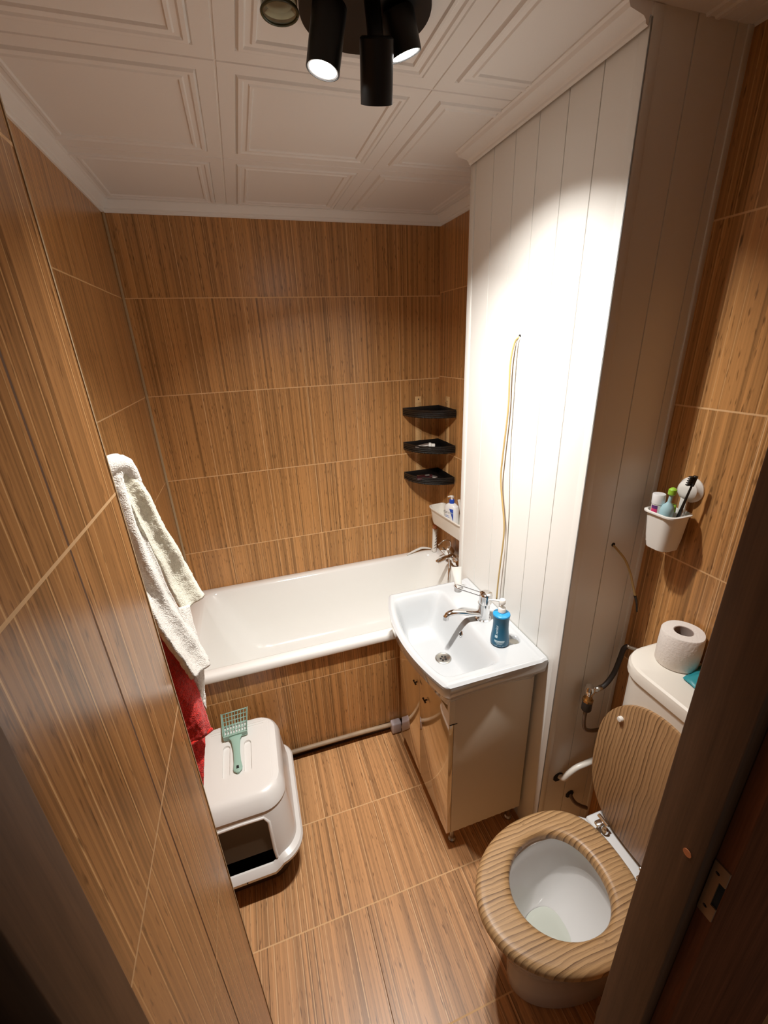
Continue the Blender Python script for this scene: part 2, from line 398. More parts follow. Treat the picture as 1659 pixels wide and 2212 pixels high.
# ceiling of square foam tiles with moulded frames
def ceil_h(d):
    return interp([(0, .003), (.0016, .003), (.003, 0), (.040, 0), (.0425, .005), (.0475, -.0045), (.056, -.0045), (.060, 0.0), (.070, 0.0), (.0735, -.004), (.080, -.004), (.083, .0015), (.25, .0015)], d)
DS = [0, .0016, .003, .040, .0425, .0475, .056, .060, .070, .0735, .080, .083, .25]
bm = new(); T = 0.4985
for ix in range(-1, 3):
    for iy in range(0, 5):
        x0 = 0.043 + (ix) * .483; y1 = YB - .006 - T * iy; y0 = y1 - T; x1 = x0 + .483
        sx = (x1 - x0) / .5
        rings = []
        for d in DS[:-1]:
            q = d * sx
            rings.append([bm.verts.new((x0 + q, y0 + d, H + .75 * ceil_h(d))), bm.verts.new((x1 - q, y0 + d, H + .75 * ceil_h(d))), bm.verts.new((x1 - q, y1 - d, H + .75 * ceil_h(d))), bm.verts.new((x0 + q, y1 - d, H + .75 * ceil_h(d)))])
        for a, b in zip(rings, rings[1:]):
            for i in range(4): bm.faces.new((a[i], b[i], b[(i + 1) % 4], a[(i + 1) % 4]))
        bm.faces.new(list(reversed(rings[-1])))
box(bm, XL - .1, XR0 + .15, -.3, YB + .1, H + .02, H + .06)
struct('ceiling', bm, M['ceiling'], 'white ceiling of square foam tiles with moulded frames', 'ceiling', 0)

# crown mouldings
def crown(name, path, label, drop=.040, out=.038, zt=H + .002, ends=None):
    """path: wall line points, room on the right-hand side of travel"""
    prof = [(0, 0), (out, 0), (out, -.004), (out - .006, -.007), (out - .010, -.014), (.020, -.021), (.014, -.026), (.013, -.031), (.007, -.034), (.006, -drop), (0, -drop)]
    bm = new(); P = [Vector((p[0], p[1], 0)) for p in path]; rings = []
    for i, p in enumerate(P):
        d0 = (P[i] - P[i - 1]).normalized() if i else (P[1] - P[0]).normalized()
        d1 = (P[i + 1] - P[i]).normalized() if i < len(P) - 1 else d0
        n0 = Vector((d0.y, -d0.x, 0)); n1 = Vector((d1.y, -d1.x, 0)); m = (n0 + n1); m = m / max(.3, m.dot(n0))
        if ends and i in ends: m = Vector(ends[i])
        rings.append([p + m * (a * 1.0) + Vector((0, 0, zt + b)) for a, b in prof])
    loft(bm, rings); fix(bm)
    return struct(name, bm, M['trim'], label, 'trim', 20)
crown('trim_1', [(XL, YN + .0), (XL, YB)], 'white crown moulding along the left alcove wall', ends={1: (1, -1, 0)})
crown('trim_2', [(XL, YB), (XR1, YB)], 'white crown moulding along the back wall', ends={0: (1, -1, 0), 1: (-1, -1, 0)})
crown('trim_3', [(XR1, YB), (xr(BYB), BYB)], 'white crown moulding along the right wall above the tub', ends={0: (-1, -1, 0)})
crown('trim_4', [(BX, BYB - .005), (BX, BY)], 'white crown moulding on top of the white boxed pipe shaft', drop=.018, out=.062)
crown('trim_5', [(XN, .285), (XN, YN)], 'white crown moulding along the near left wall')
# beige corner bead in the back left corner
bm = new(); box(bm, XL, XL + .010, YB - .010, YB, .59, H - .036, .002)
struct('trim_6', bm, M['bead'], 'thin pale beige corner bead between left and back walls', 'trim')
bm = new(); loft(bm, [[Vector((XN + d - .008, YN - .0025, z)), Vector((XN + d + .0012, YN - .0025, z)), Vector((XN + d + .0012, YN + .0012, z)), Vector((XN + d - .008, YN + .0012, z))] for z, d in ((0, .016), (ZT, 0))]); fix(bm)
struct('trim_7', bm, M['bead'], 'thin edge strip on the corner of the near left wall', 'trim')

# boxed pipe shaft clad in white PVC planks (left face x=BX, front face y=BY), real grooves
def grooved(p0, p1, cuts, inw, gw=.0016, gd=.003):
    """outline points from p0 to p1 with small notches at distances cuts, pushed along inw"""
    d = (p1 - p0); L = d.length; d = d / L; out = [p0]
    for c in cuts:
        if gw * 2 < c < L - gw * 2: out += [p0 + d * (c - gw), p0 + d * (c - gw * .7) + inw * gd, p0 + d * (c + gw * .7) + inw * gd, p0 + d * (c + gw)]
    return out
pA = Vector((BX, BYB, 0)); pB = Vector((BX, BY, 0)); pC = Vector((XR0 - .001, BY, 0)); pD = Vector((XR0 + .02, BYB, 0))
ol = grooved(pA, pB, [BYB - y for y in (1.475, 1.368, 1.258, 1.156, 1.05, .947)], Vector((1, 0, 0)))
ol += grooved(pB, pC, [x - BX for x in (.913, 1.015)], Vector((0, 1, 0)))
ol += [pC, pD]
bm = new(); loft(bm, [[Vector((p.x, p.y, 0)) for p in ol], [Vector((p.x, p.y, H + .004)) for p in ol]]); fix(bm)
shaft = struct('wall_shaft', bm, M['pvc'], 'boxed-in pipe shaft clad in white PVC planks between basin and toilet', 'wall', 20)
bm = new()
box(bm, BX - .0018, BX + .001, BYB - .026, BYB + .001, 0, H - .018, .0008); box(bm, BX - .0018, BX + .026, BYB, BYB + .002, 0, H - .018, .0008)
obj('corner_strip', bm, M['pvc'], shaft)
bm = new()
box(bm, BX - .0018, BX + .001, BY - .0018, BY + .024, 0, H - .018, .0008); box(bm, BX - .0018, BX + .025, BY - .0018, BY + .001, 0, H, .0008)
obj('corner_strip', bm, M['pvc'], shaft)
bm = new(); box(bm, XR0 - .016, XR0 - .0005, BY - .003, BY + .001, .0, H, .0008)
obj('edge_strip', bm, M['pvc'], shaft)

# door frame -----------------------------------------------------------
door = thing('door_1', 'dark stained wooden door frame the photo is taken through', 'door frame', (0.15, .2, 0), kind='structure')
bm = new(); box(bm, -.27, -.188, .212, .284, 0, 2.06, .002); box(bm, -.27, -.214, .15, .212, 0, 2.06, .002)
obj('jamb', bm, M['jamb'], door)
bm = new(); box(bm, .500, .556, .216, .287, 0, 2.06, .002)
jr = obj('jamb', bm, M['jamb'], door)
bm = new(); box(bm, .524, .90, .192, .216, 0, 2.06, .002)
obj('casing', bm, M['casing'], door)
bm = new(); box(bm, -.27, .60, .16, .284, 2.03, 2.06, .002)
obj('head', bm, M['jamb'], door)
bm = new(); lathe(bm, [(.006, 0), (.006, .0012)], (.4995, .235, 1.12), (-1, 0, 0), 20)
obj('screw_plug', fix(bm), M['wood_plug'], jr)
# strike plate on the rebate
sp_o = bmesh.new(); box(sp_o, .5215, .5245, .1935, .2145, 1.018, 1.128, .001)
cut = bmesh.new(); box(cut, .515, .53, .1915, .2015, 1.048, 1.098)
for z in (1.036, 1.110):
    c2 = bmesh.new(); lathe(c2, [(.003, -.01), (.003, .01)], (.523, .2065, z), (1, 0, 0), 12); add(cut, fix(c2))
sp = boolean(sp_o, cut); obj('strike_plate', sp, M['strike'], door)
bm = new(); box(bm, .5238, .5242, .194, .214, 1.022, 1.124); obj('latch_recess', bm, M['dark'], door)

# ================================================================== BATHTUB
tub = thing('bathtub', 'white enamel bathtub along the back wall', 'bathtub', (.3, 1.85, .0))
xa, xb, ya, yb2 = XL + .002, 1.016, 1.487, YB - .002
bm = new(); RZ = .598
rings = []
def R(i0, i1, j0, j1, r, z): return rrect(xa + i0, xb - i1, ya + j0, yb2 - j1, r, z, 8)
rings = [R(0, 0, 0, 0, .006, RZ - .035), R(0, 0, -.002, 0, .006, RZ - .030), R(0, 0, -.002, 0, .010, RZ - .010), R(0, 0, .004, 0, .012, RZ - .001), R(.006, .006, .012, .004, .014, RZ + .002),
         R(.05, .03, .038, .035, .06, RZ), R(.058, .038, .046, .042, .07, RZ - .003), R(.066, .044, .052, .048, .08, RZ - .014),
         R(.09, .055, .064, .060, .10, RZ - .08), R(.14, .075, .085, .080, .13, RZ - .22), R(.20, .10, .11, .105, .15, RZ - .33), R(.25, .14, .15, .145, .13, RZ - .375), R(.40, .30, .26, .26, .08, RZ - .385)]
loft(bm, rings, False, True); fix(bm)
obj('tub_shell', bm, M['enamel'], tub, 50)
bm = new(); lathe(bm, [(.0, .004), (.014, .004), (.024, .0015), (.026, 0)], (.80, 1.84, RZ - .385), n=24, cap0=False, cap1=False); obj('drain', fix(bm), M['chrome'], tub)
bm = new(); box(bm, XL + .001, xr(1.51), PAN, PAN + .02, .05, RZ - .03)
struct('wall_tub_front', bm, M['tile_panel'], 'brown bamboo-print tiled panel under the bathtub rim', 'wall', 0)
bm = new(); box(bm, XL + .001, .80, PAN + .008, PAN + .02, 0, .05); box(bm, XL + .001, .80, PAN + .0, PAN + .006, .0, .004)  # dark colour paints the shade on the tiles in the gap below the panel
tag(obj('toe_gap_shade', bm, M['jamb']), 'recessed strip coloured dark as painted shade at the foot of the tiled bath panel', 'painted shade')
p = thing('floor_pipe', 'mottled beige pipe running along the foot of the tiled bath panel', 'pipe', (.1, 1.495, 0))
bm = new(); tube(bm, [(XL + .002, 1.497, .062 + .0), (-.1, 1.496, .060), (.15, 1.495, .058), (.30, 1.495, .055), (.455, 1.494, .050)], .0105, 12)
obj('pipe', bm, M['sealant'], p)
bm = new(); box(bm, .450, .500, 1.470, 1.508, .006, .068, .008, 3); obj('end_cap', bm, M['lilac_grey'], p, label='pale grey rubber end cap')

# things at the tap end of the tub
st = thing('corner_riser_pipe', 'short white pipe with dark spiral slits rising from the tub corner under the corner basket', 'pipe', (.978, 2.15, RZ))
bm = new(); tube(bm, [(.974, 2.146, RZ + .001), (.976, 2.148, RZ + .05), (.980, 2.150, .75)], .0145, 16); obj('pipe_body', bm, M['white_plastic'], st)
bm = new(); tube(bm, [(.980, 2.150, .748), (.981, 2.151, .775)], .0125, 16, False); obj('pipe_neck', bm, M['wood_plug'], st)
bm = new()
for k in range(6):
    z = .625 + k * .020; a0 = -2.3 + .25 * k
    tube(bm, [(.976 + .0150 * cos(a0 + t * .35), 2.148 + .0150 * sin(a0 + t * .35), z + t * .003) for t in range(4)], .0016, 6, False)
obj('slit', bm, M['rubber'], st)
bm = new(); tube(bm, [(.800, 2.158, RZ + .006), (.825, 2.166, RZ + .010), (.865, 2.170, RZ + .020), (.900, 2.172, RZ + .026), (.930, 2.172, RZ + .021), (.960, 2.166, RZ + .014)], lambda t: .0042 + .003 * sin(pi * t), 10)
tag(obj('plastic_strip', bm, M['white_plastic']), 'thin curved white plastic strip lying on the tub rim in the back corner', 'strip')

fa = thing('bath_mixer_tap', 'chrome bath mixer tap at the tap end of the tub beside the basin', 'tap', (1.0, 1.93, .62))
bm = new()
tube(bm, [(.985, 1.885, .665), (.985, 2.015, .665)], .019, 20, False)
lathe(bm, [(.021, 0), (.026, .004), (.026, .02), (.016, .034)], (.985, 1.885, .665), (0, -1, 0), 20)
lathe(bm, [(.0, .038), (.018, .036), (.027, .02), (.027, 0)], (.985, 1.950, .682), (-.5, .0, .85), 20, cap0=False)
obj('tap_body', fix(bm), M['chrome'], fa)
bm = new(); tube(bm, [(.985, 1.93, .676), (.94, 1.905, .682), (.905, 1.892, .682), (.875, 1.882, .680)], .0125, 16); lathe(bm, [(.0125, 0), (.011, .006), (.005, .010), (0.0005, .011)], (.875, 1.882, .680), (-.95, -.3, -.05), 16); obj('spout', fix(bm), M['chrome'], fa)
bm = new(); lathe(bm, [(.0005, .013), (.009, .010), (.013, 0), (.009, -.010), (.0005, -.013)], (.945, 1.965, .704), (0, 0, 1), 16); tube(bm, [(.945, 1.965, .70), (.97, 1.965, .685)], .005, 8, False); obj('diverter_knob', fix(bm), M['chrome'], fa)
bm = new(); tube(bm, [(.985, 1.96, .650), (.955, 1.90, .615), (.935, 1.87, .53), (.925, 1.86, .43)], lambda t: .0075 + .0005 * sin(t * 300), 10); obj('hose', bm, M['chrome'], fa)
bm = new(); tube(bm, [(.93, 1.995, .72), (.965, 1.99, .745), (1.0, 1.985, .735), (1.005, 1.98, .68)], .0035, 8); obj('lever', bm, M['chrome'], fa)
bm = new(); tube(bm, [(1.000, 1.90, .64), (.985, 1.86, .70), (.990, 1.80, .66), (1.0, 1.79, .55), (.975, 1.80, .46)], .0065, 10); obj('shower_hose', bm, M['steel'], fa)

# ================================================================== CORNER SHELVES
def corner_shelf(z, label):
    cx, cy = 1.014, 2.190; Rr = .212; cn = (cx, cy)
    t = thing('corner_shelf', label, 'shelf', (cx, cy, z), 'black corner shelves above the tub')
    def arc(a, rad=Rr, dz=0): return Vector((cx - rad * cos(a), cy - rad * sin(a), z + dz))
    bm = new()                                            # slatted curved rim: bands
    for (d0, d1) in ((0, .009), (.0115, .0185), (.021, .028), (.0305, .040)):
        n = 24; ring = []
        for i in range(n + 1):
            a = pi / 2 * i / n
            rr = Rr - .0015 * (1 - abs(i / n - .5) * 2)
            ring.append([arc(a, rr, -d0), arc(a, rr - .0022, -d0), arc(a, rr - .0022 - .004 * d1 / .04, -d1), arc(a, rr - .004 * d1 / .04, -d1)])
        loft(bm, ring)
    for i in range(0, 33, 2):                             # uprights
        a = pi / 2 * i / 32; p = arc(a, Rr - .0030); tube(bm, [p, p + Vector((0, 0, -.041))], .0012, 5, False)
    obj('rim', fix(bm), M['black_plastic'], t)
    bm = new()                                            # side walls against the tiles
    box(bm, cx - Rr, cx, cy - .0025, cy, z - .040, z, .0008); box(bm, cx - .0025, cx, cy - Rr, cy, z - .040, z, .0008)
    obj('side_wall', bm, M['black_plastic'], t)
    bm = new(); s = .0105; k = 1
    while k * s < Rr - .004:                              # pierced floor
        L = sqrt(max(0, (Rr - .004) ** 2 - (k * s) ** 2))
        w = .0030
        box(bm, cx - L, cx, cy - k * s - w, cy - k * s + w, z - .0405, z - .0385)
        box(bm, cx - k * s - w, cx - k * s + w, cy - L, cy, z - .0407, z - .0387)
        k += 1
    obj('pierced_base', bm, M['black_plastic'], t, 0)
    return t
corner_shelf(1.477, 'empty black corner shelf, topmost of the three above the tub')
corner_shelf(1.291, 'black corner shelf holding a white tube, middle of the three above the tub')
corner_shelf(1.119, 'black corner shelf holding a dark maroon packet, lowest of the three above the tub')
def hang_strip(wall, label):
    bm = new()
    zs = 0
    if wall == 'back':
        t = thing('adhesive_hanger', label, 'hanger', (.893, 2.193, 1.5), 'translucent hangers of the corner shelves')
        box(bm, .876, .912, 2.1915, YB, 1.10, 1.53, .001)
        for k in range(64): box(bm, .879, .909, 2.1900, 2.1925, 1.105 + k * .0062, 1.1075 + k * .0062)
        obj('strap', bm, M['amber_strip'], t); bm = new(); lathe(bm, [(.003, 0), (.003, .002)], (.894, 2.1905, 1.516), (0, -1, 0), 10); obj('peg', fix(bm), M['dark'], t)
    else:
        X = xr(2.09); t = thing('adhesive_hanger', label, 'hanger', (X, 2.09, 1.5), 'translucent hangers of the corner shelves')
        box(bm, X - .003, X + .0005, 2.07, 2.112, 1.10, 1.53, .001)
        for k in range(64): box(bm, X - .0045, X - .002, 2.073, 2.109, 1.105 + k * .0062, 1.1075 + k * .0062)
        obj('strap', bm, M['amber_strip'], t); bm = new(); lathe(bm, [(.010, 0), (.010, .003), (.004, .0045)], (X - .002, 2.091, 1.512), (-1, 0, 0), 16); obj('peg', fix(bm), M['amber_strip'], t)
hang_strip('back', 'translucent ribbed hanging strap behind the black shelves on the back wall')
hang_strip('right', 'translucent ribbed hanging strap behind the black shelves on the right wall')
# things on the shelves
t = thing('cream_tube', 'flat grey and white squeeze tube lying on the middle black corner shelf', 'tube', (.89, 2.09, 1.256))
def flat_tube(c, d, L, w, h0, h1, n=16):
    d = Vector(d).normalized(); sd = Vector((-d.y, d.x, 0)).normalized(); up = d.cross(sd) * (-1 if d.cross(sd).z < 0 else 1); bm = new(); rings = []
    for k in range(11):
        u = k / 10; rings.append([Vector(c) + d * (L * u) + sd * (lerp(w, w * .55, u ** 2) * cos(2 * pi * q / n)) + up * (lerp(h0, h1, smooth01(u)) * sin(2 * pi * q / n)) for q in range(n)])
    loft(bm, rings); return fix(bm)
obj('tube_body', flat_tube((.835, 2.095, 1.281), (1, -.35, .02), .075, .026, .004, .016), M['grey_cloth'], t)
bm = new(); tube(bm, [(.845, 2.070, 1.290), (.862, 2.062, 1.287), (.885, 2.060, 1.288), (.905, 2.060, 1.290)], .0028, 8); obj('white_edge', bm, M['wire_white'], t)
bm = new(); lathe(bm, [(.0165, 0), (.0165, .012), (.0125, .016), (.0125, .032), (.010, .034)], (.901, 2.068, 1.285), (1, -.35, -.08), 20); obj('cap', fix(bm), M['white_plastic'], t, label='white cap')
t = thing('soap_packet', 'dark maroon packet with silver end lying on the lowest black corner shelf', 'packet', (.90, 2.08, 1.085))
obj('packet_body', flat_tube((.838, 2.085, 1.109), (1, -.28, 0), .085, .030, .012, .015), M['maroon'], t)
bm = new(); box(bm, .875, .900, 2.045, 2.062, 1.1235, 1.1255, .0008); box(bm, .880, .905, 2.062, 2.068, 1.124, 1.126, .0008); obj('print', bm, M['silver'], t)
obj('foil_end', flat_tube((.920, 2.062, 1.109), (1, -.28, -.02), .028, .018, .009, .003), M['silver'], t)

# ================================================================== CORNER BASKET + BOTTLE
bk = thing('corner_basket', 'cream plastic basket stuck in the corner over the bath tap', 'basket', (1.0, 2.0, .853))
def bas(o, z, r=.030):
    # triangular-ish outline hugging right wall: long diagonal front
    P = [(.905 + o, 2.05 - o * .2), (.915 + o * .9, 2.085 - o), (1.010 - o, 2.10 - o), (1.012 - o, 1.735 + o), (.965 + o * .2, 1.735 + o), (.935 + o, 1.76 + o * .6)]
    out = []; n = len(P)
    for i in range(n):
        a, b, c = Vector(P[i - 1]), Vector(P[i]), Vector(P[(i + 1) % n]); d1 = (a - b); d2 = (c - b); rr = min(r, d1.length * .45, d2.length * .45)
        s, e = b + d1.normalized() * rr, b + d2.normalized() * rr
        for k in range(5):
            u = k / 4; q = s * (1 - u) ** 2 + b * 2 * u * (1 - u) + e * u * u; out.append(Vector((q.x, q.y, z)))
    return out
bm = new(); loft(bm, [bas(.026, .832), bas(.019, .835), bas(.014, .85), bas(.004, .925), bas(-.003, .930), bas(-.003, .934), bas(.004, .935), bas(.007, .928), bas(.016, .86), bas(.024, .845)]); obj('basket_body', fix(bm), M['cistern'], bk)
bm = new(); lathe(bm, [(.024, 0), (.024, .006), (.018, .016), (.012, .022)], (xr(1.86), 1.865, 1.03), (-1, 0, 0), 24); tube(bm, [(.985, 1.865, 1.03), (.998, 1.865, .97), (1.004, 1.865, .93)], .007, 10); obj('suction_mount', fix(bm), M['white_plastic'], bk)
bm = new(); lathe(bm, [(.010, 0), (.010, .012), (.006, .016)], (.948, 2.03, .838), (-.2, -.3, -1), 12); obj('foot_knob', fix(bm), M['white_plastic'], bk)

bt = thing('lotion_bottle', 'white pump bottle with blue collar and blue label standing in the corner basket', 'bottle', (.962, 1.87, .863))
# bottle faces the camera side (-x,-y)
ang = math.atan2(-.40, -.9); fx = Vector((cos(ang), sin(ang), 0)); sx_ = Vector((-fx.y, fx.x, 0)) * -1; BC = Vector((.962, 1.900, 0))
if sx_.dot(R_) < 0: sx_ = -sx_
def bot_ring(z, w_, d_, n=32, e=2.8):
    out = []
    for q in range(n):
        a = 2 * pi * q / n; c, s = cos(a), sin(a)
        out.append(BC + sx_ * (w_ * math.copysign(abs(c) ** (2 / e), c)) + fx * (d_ * math.copysign(abs(s) ** (2 / e), s)) + Vector((0, 0, z)))
    return out
bm = new(); loft(bm, [bot_ring(.864, .038, .020), bot_ring(.868, .041, .023), bot_ring(.90, .042, .024), bot_ring(.975, .042, .024), bot_ring(.990, .038, .022), bot_ring(1.000, .024, .018), bot_ring(1.005, .014, .014)]); obj('bottle_body', fix(bm), M['ceramic'], bt)
bm = new(); lathe(bm, [(.0135, 0), (.0135, .020), (.011, .022)], BC + Vector((0, 0, 1.003)), n=20); obj('collar', fix(bm), M['royal'], bt, label='royal blue collar')
bm = new(); lathe(bm, [(.006, 0), (.006, .012)], BC + Vector((0, 0, 1.024)), n=12); tube(bm, [BC + Vector((0, 0, 1.040)) + sx_ * .008, BC + Vector((0, 0, 1.041)) - sx_ * .006, BC + Vector((0, 0, 1.034)) - sx_ * .026], lambda t: .0075 - .004 * t, 10); obj('pump_head', fix(bm), M['white_plastic'], bt)
def on_bottle(b, s, z):               # map text plane (x,y) on the flat front
    mat = Matrix(((sx_.x, 0, fx.x, 0), (sx_.y, 0, fx.y, 0), (0, 1, 0, 0), (0, 0, 0, 1)))
    m2 = Matrix.Translation(BC + fx * .0236 + sx_ * s + Vector((0, 0, z))) @ mat; r = bmesh.new(); add(r, b, m2); return fix(r)
obj('label_text', on_bottle(text_bm('CeraVe', .019, .0004), -.006, .957), M['grey_print'], bt, 0)
b = bmesh.new()
for i, (w_, yy) in enumerate(((.022, -.034), (.026, -.042), (.034, -.056), (.030, -.061), (.020, -.070))):
    b2 = bmesh.new(); box(b2, -.022, -.022 + w_, yy - .001, yy + .001, -.0002, .0004); add(b, b2)
obj('label_lines', on_bottle(b, 0, .972), M['royal'], bt, 0)
b = bmesh.new(); vs = [b.verts.new(q) for q in ((.002, .0, .0003), (.029, .0, .0003), (.030, -.066, .0003), (.012, -.022, .0003))]; b.faces.new(vs)
obj('label_wedge', on_bottle(b, 0, .980), M['royal'], bt, 0)
obj('label_letters', on_bottle(text_bm('Ve', .012, .0006), .020, .958), M['pale_print'], bt, 0)

# ================================================================== VANITY CABINET
cb = thing('vanity_cabinet', 'narrow cream vanity cabinet with glossy curved-top doors under the washbasin', 'cabinet', (.62, 1.16, 0))
CY0, CY1, CZ0, CZ1 = .922, 1.398, .095, .785
def xfc(y, z=0): return .478                   # door plane
bm = new()
box(bm, .494, .790, CY0, CY0 + .016, CZ0, CZ1 - .004, .0008); box(bm, .494, .790, CY1 - .016, CY1, CZ0, CZ1 - .004, .0008)
box(bm, .498, .790, CY0 + .016, CY1 - .016, CZ0, CZ0 + .016); box(bm, .50, .790, CY0 + .016, CY1 - .016, .62, .636); box(bm, .782, .790, CY0 + .016, CY1 - .016, CZ0, CZ1 - .01)
obj('carcass', bm, M['cab_side'], cb, 20)
for k in range(9):                              # chipped foot of the side board
    bm = new(); box(bm, .52 + k * .03, .53 + k * .03, CY0 + .001, CY0 + .014, CZ0 - .004, CZ0 + .001, .001); obj('edge_chip', bm, M['cab_side'], cb)
bm = new(); box(bm, .4765, .495, CY0 - .0005, CY0 + .0165, .642, CZ1 - .004, .001); obj('edge_banding', bm, M['cab_side'], cb)
bm = new(); box(bm, .4775, .505, CY0 - .0012, CY0 + .001, .6385, .6412); obj('banding_gap', bm, M['dark'], cb)
YM = 1.176
for (y0, y1) in ((CY0 + .001, YM - .0015), (YM + .0015, CY1)):
    bm = new(); box(bm, .476, .493, y0, y1, CZ0, .690, .0015); d = obj('door', bm, M['cab_front'], cb, 20)
    yk = (1.168 if y0 > 1.1 else 1.078); yk = 1.200 if y0 > 1.1 else 1.105; zk = .575
    b = new(); tube(b, [(.477, yk, zk), (.466, yk, zk)], .0028, 8, False); tube(b, [(.466, yk - .011, zk + .0), (.464, yk, zk + .002), (.466, yk + .011, zk)], lambda t: .0042 - .0022 * sin(pi * t), 8)
    obj('knob', fix(b), M['knob'], d)
for (x, y) in ((.515, CY0 + .03), (.515, CY1 - .03), (.765, CY0 + .03), (.765, CY1 - .03)):
    bm = new(); lathe(bm, [(.014, 0), (.014, .008), (.009, .014), (.009, CZ0 + .002)], (x, y, 0), n=16); obj('leg', fix(bm), M['steel'], cb)

# ================================================================== WASHBASIN
bs = thing('washbasin', 'white ceramic washbasin with bowed front set on the cabinet', 'washbasin', (.62, 1.157, .78))
BZ = .842; Y0, Y1, XB_ = .884, 1.432, .802
def xf(y): q = (y - (Y0 + Y1) / 2) / ((Y1 - Y0) / 2); return .446 - .054 * (1 - q * q)
def bz(x, y):
    df = (x - (xf(y) + .026)) / .055; db = (.660 - x) / .085; dy0 = (y - .925) / .065; dy1 = (1.385 - y) / .065
    k = .22; s = 0
    ds = [df, db, dy0, dy1]; m = -k * math.log(sum(math.exp(-v / k) for v in ds))
    t = smooth01((m + .10) / 1.0); z = BZ - .125 * t
    r = math.hypot(x - .557, y - 1.14); z -= .006 * t * math.exp(-(r / .05) ** 2)
    # rounded outer edge, raised back
    e = min(x - xf(y), y - Y0, Y1 - y); z -= .006 * (1 - smooth01(e / .010)) if e < .010 else 0
    if .010 <= e < .024 and x < .76: z += .0015 * sin(pi * (e - .010) / .014)
    z += .004 * smooth01((x - .782) / .008)
    r2 = math.hypot((x - .757) , (y - 1.005)); z -= .010 * (1 - smooth01((r2 - .016) / .006))
    return z
bm = new(); NU, NV = 110, 150
def bf(u, v):
    y = lerp(Y0, Y1, v); q = abs(v - .5) * 2
    a = xf(y) + .012 * max(0, (q - .94) / .06) ** 2
    x = lerp(a, XB_, u); return Vector((x, y, bz(x, y)))
V = grid(bm, NU, NV, bf)
# skirt
edge = [V[0][j] for j in range(NV)] + [V[i][NV - 1] for i in range(1, NU)] + [V[NU - 1][j] for j in range(NV - 2, -1, -1)] + [V[i][0] for i in range(NU - 2, 0, -1)]
prev = edge; cen = Vector((.63, 1.158, 0))
for dz, sh in ((-.006, 0.0), (-.045, -.004), (-.052, -.010), (-.054, -.018), (-.090, -.040), (-.128, -.058)):
    cur = []
    for v0 in edge:
        d = (Vector((v0.co.x, v0.co.y, 0)) - cen); d.normalize(); cur.append(bm.verts.new((v0.co.x + d.x * sh, v0.co.y + d.y * sh, BZ - .004 + dz)))
    for i in range(len(edge)):
        j = (i + 1) % len(edge); bm.faces.new((prev[i], prev[j], cur[j], cur[i]))
    prev = cur
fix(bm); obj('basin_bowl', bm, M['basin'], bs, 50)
dz = bz(.557, 1.14) + .0020
bm = new(); lathe(bm, [(.030, 0), (.030, .002), (.026, .0035), (.020, .001), (.001, .0005)], (.557, 1.14, dz), n=32, cap1=True); dr = obj('drain', fix(bm), M['steel'], bs)
bm = new()
for k in range(5):
    a = 2 * pi * k / 5 + .4; lathe(bm, [(.0036, 0), (.0036, .0006)], (.557 + .010 * cos(a), 1.14 + .010 * sin(a), dz + .0012), n=10)
obj('drain_hole', fix(bm), M['dark'], dr)
# overflow ring on the rear slope
ox, oy = .633, 1.150; oz = bz(ox, oy); nrm = Vector((-(bz(ox + .004, oy) - bz(ox - .004, oy)) / .008, -(bz(ox, oy + .004) - bz(ox, oy - .004)) / .008, 1)).normalized()
bm = new(); lathe(bm, [(.011, 0), (.011, .002), (.008, .0035), (.0065, .001)], Vector((ox, oy, oz)), nrm, 24); orr = obj('overflow_ring', fix(bm), M['chrome'], bs)
bm = new(); lathe(bm, [(.0062, 0.0012), (.0062, .002)], Vector((ox, oy, oz)), nrm, 20); obj('overflow_hole', fix(bm), M['dark'], orr)
bm = new(); lathe(bm, [(.0165, 0), (.0165, .0012)], (.757, 1.005, BZ - .0098), n=24); obj('tap_hole_plug', fix(bm), M['steel'], bs)

# basin tap
tp = thing('basin_mixer_tap', 'chrome single-lever mixer tap on the washbasin', 'tap', (.722, 1.150, BZ))
TX, TY = .722, 1.150
bm = new(); lathe(bm, [(.029, 0), (.029, .004), (.024, .007), (.0225, .012), (.0215, .055), (.0215, .068), (.0225, .069), (.0225, .070)], (TX, TY, BZ - .001), n=32); obj('tap_body', fix(bm), M['chrome'], tp)
bm = new(); lathe(bm, [(.0230, .071), (.0235, .085), (.0235, .104), (.0215, .112), (.015, .117), (.001, .119)], (TX, TY, BZ), (0.02, -.06, 1), n=32); obj('tap_head', fix(bm), M['chrome'], tp)
bm = new(); P = catmull([(TX - .012, TY, BZ + .022), (TX - .045, TY + .003, BZ + .032), (TX - .085, TY + .006, BZ + .044), (TX - .120, TY + .008, BZ + .050), (TX - .140, TY + .009, BZ + .046), (TX - .149, TY + .009, BZ + .036)], 6)
rings = []
for i, q in enumerate(P):
    tt = (P[min(i + 1, len(P) - 1)] - P[max(i - 1, 0)]).normalized(); sd = Vector((tt.y, -tt.x, 0)).normalized(); up = sd.cross(tt); u = i / (len(P) - 1)
    wv = lerp(.015, .0105, u); hv = lerp(.011, .0085, u)
    rings.append([q + sd * wv * cos(2 * pi * k / 16) + up * hv * sin(2 * pi * k / 16) for k in range(16)])
loft(bm, rings); lathe(bm, [(.0105, 0), (.0105, .014), (.008, .014), (.008, .010)], (TX - .147, TY + .009, BZ + .040), (-.12, 0, -1), 20); obj('spout', fix(bm), M['chrome'], tp)
bm = new(); A = Vector((TX - .012, TY + .006, BZ + .104)); B = Vector((TX - .085, TY + .052, BZ + .127)); d = (B - A).normalized(); sd = Vector((-d.y, d.x, 0)).normalized() * .0125
loop = [A + sd, lerp(A, B, .5) + sd * 1.02, B + sd * .95 - d * .006, B + d * .006, B - sd * .95 - d * .006, lerp(A, B, .5) - sd * 1.02, A - sd]
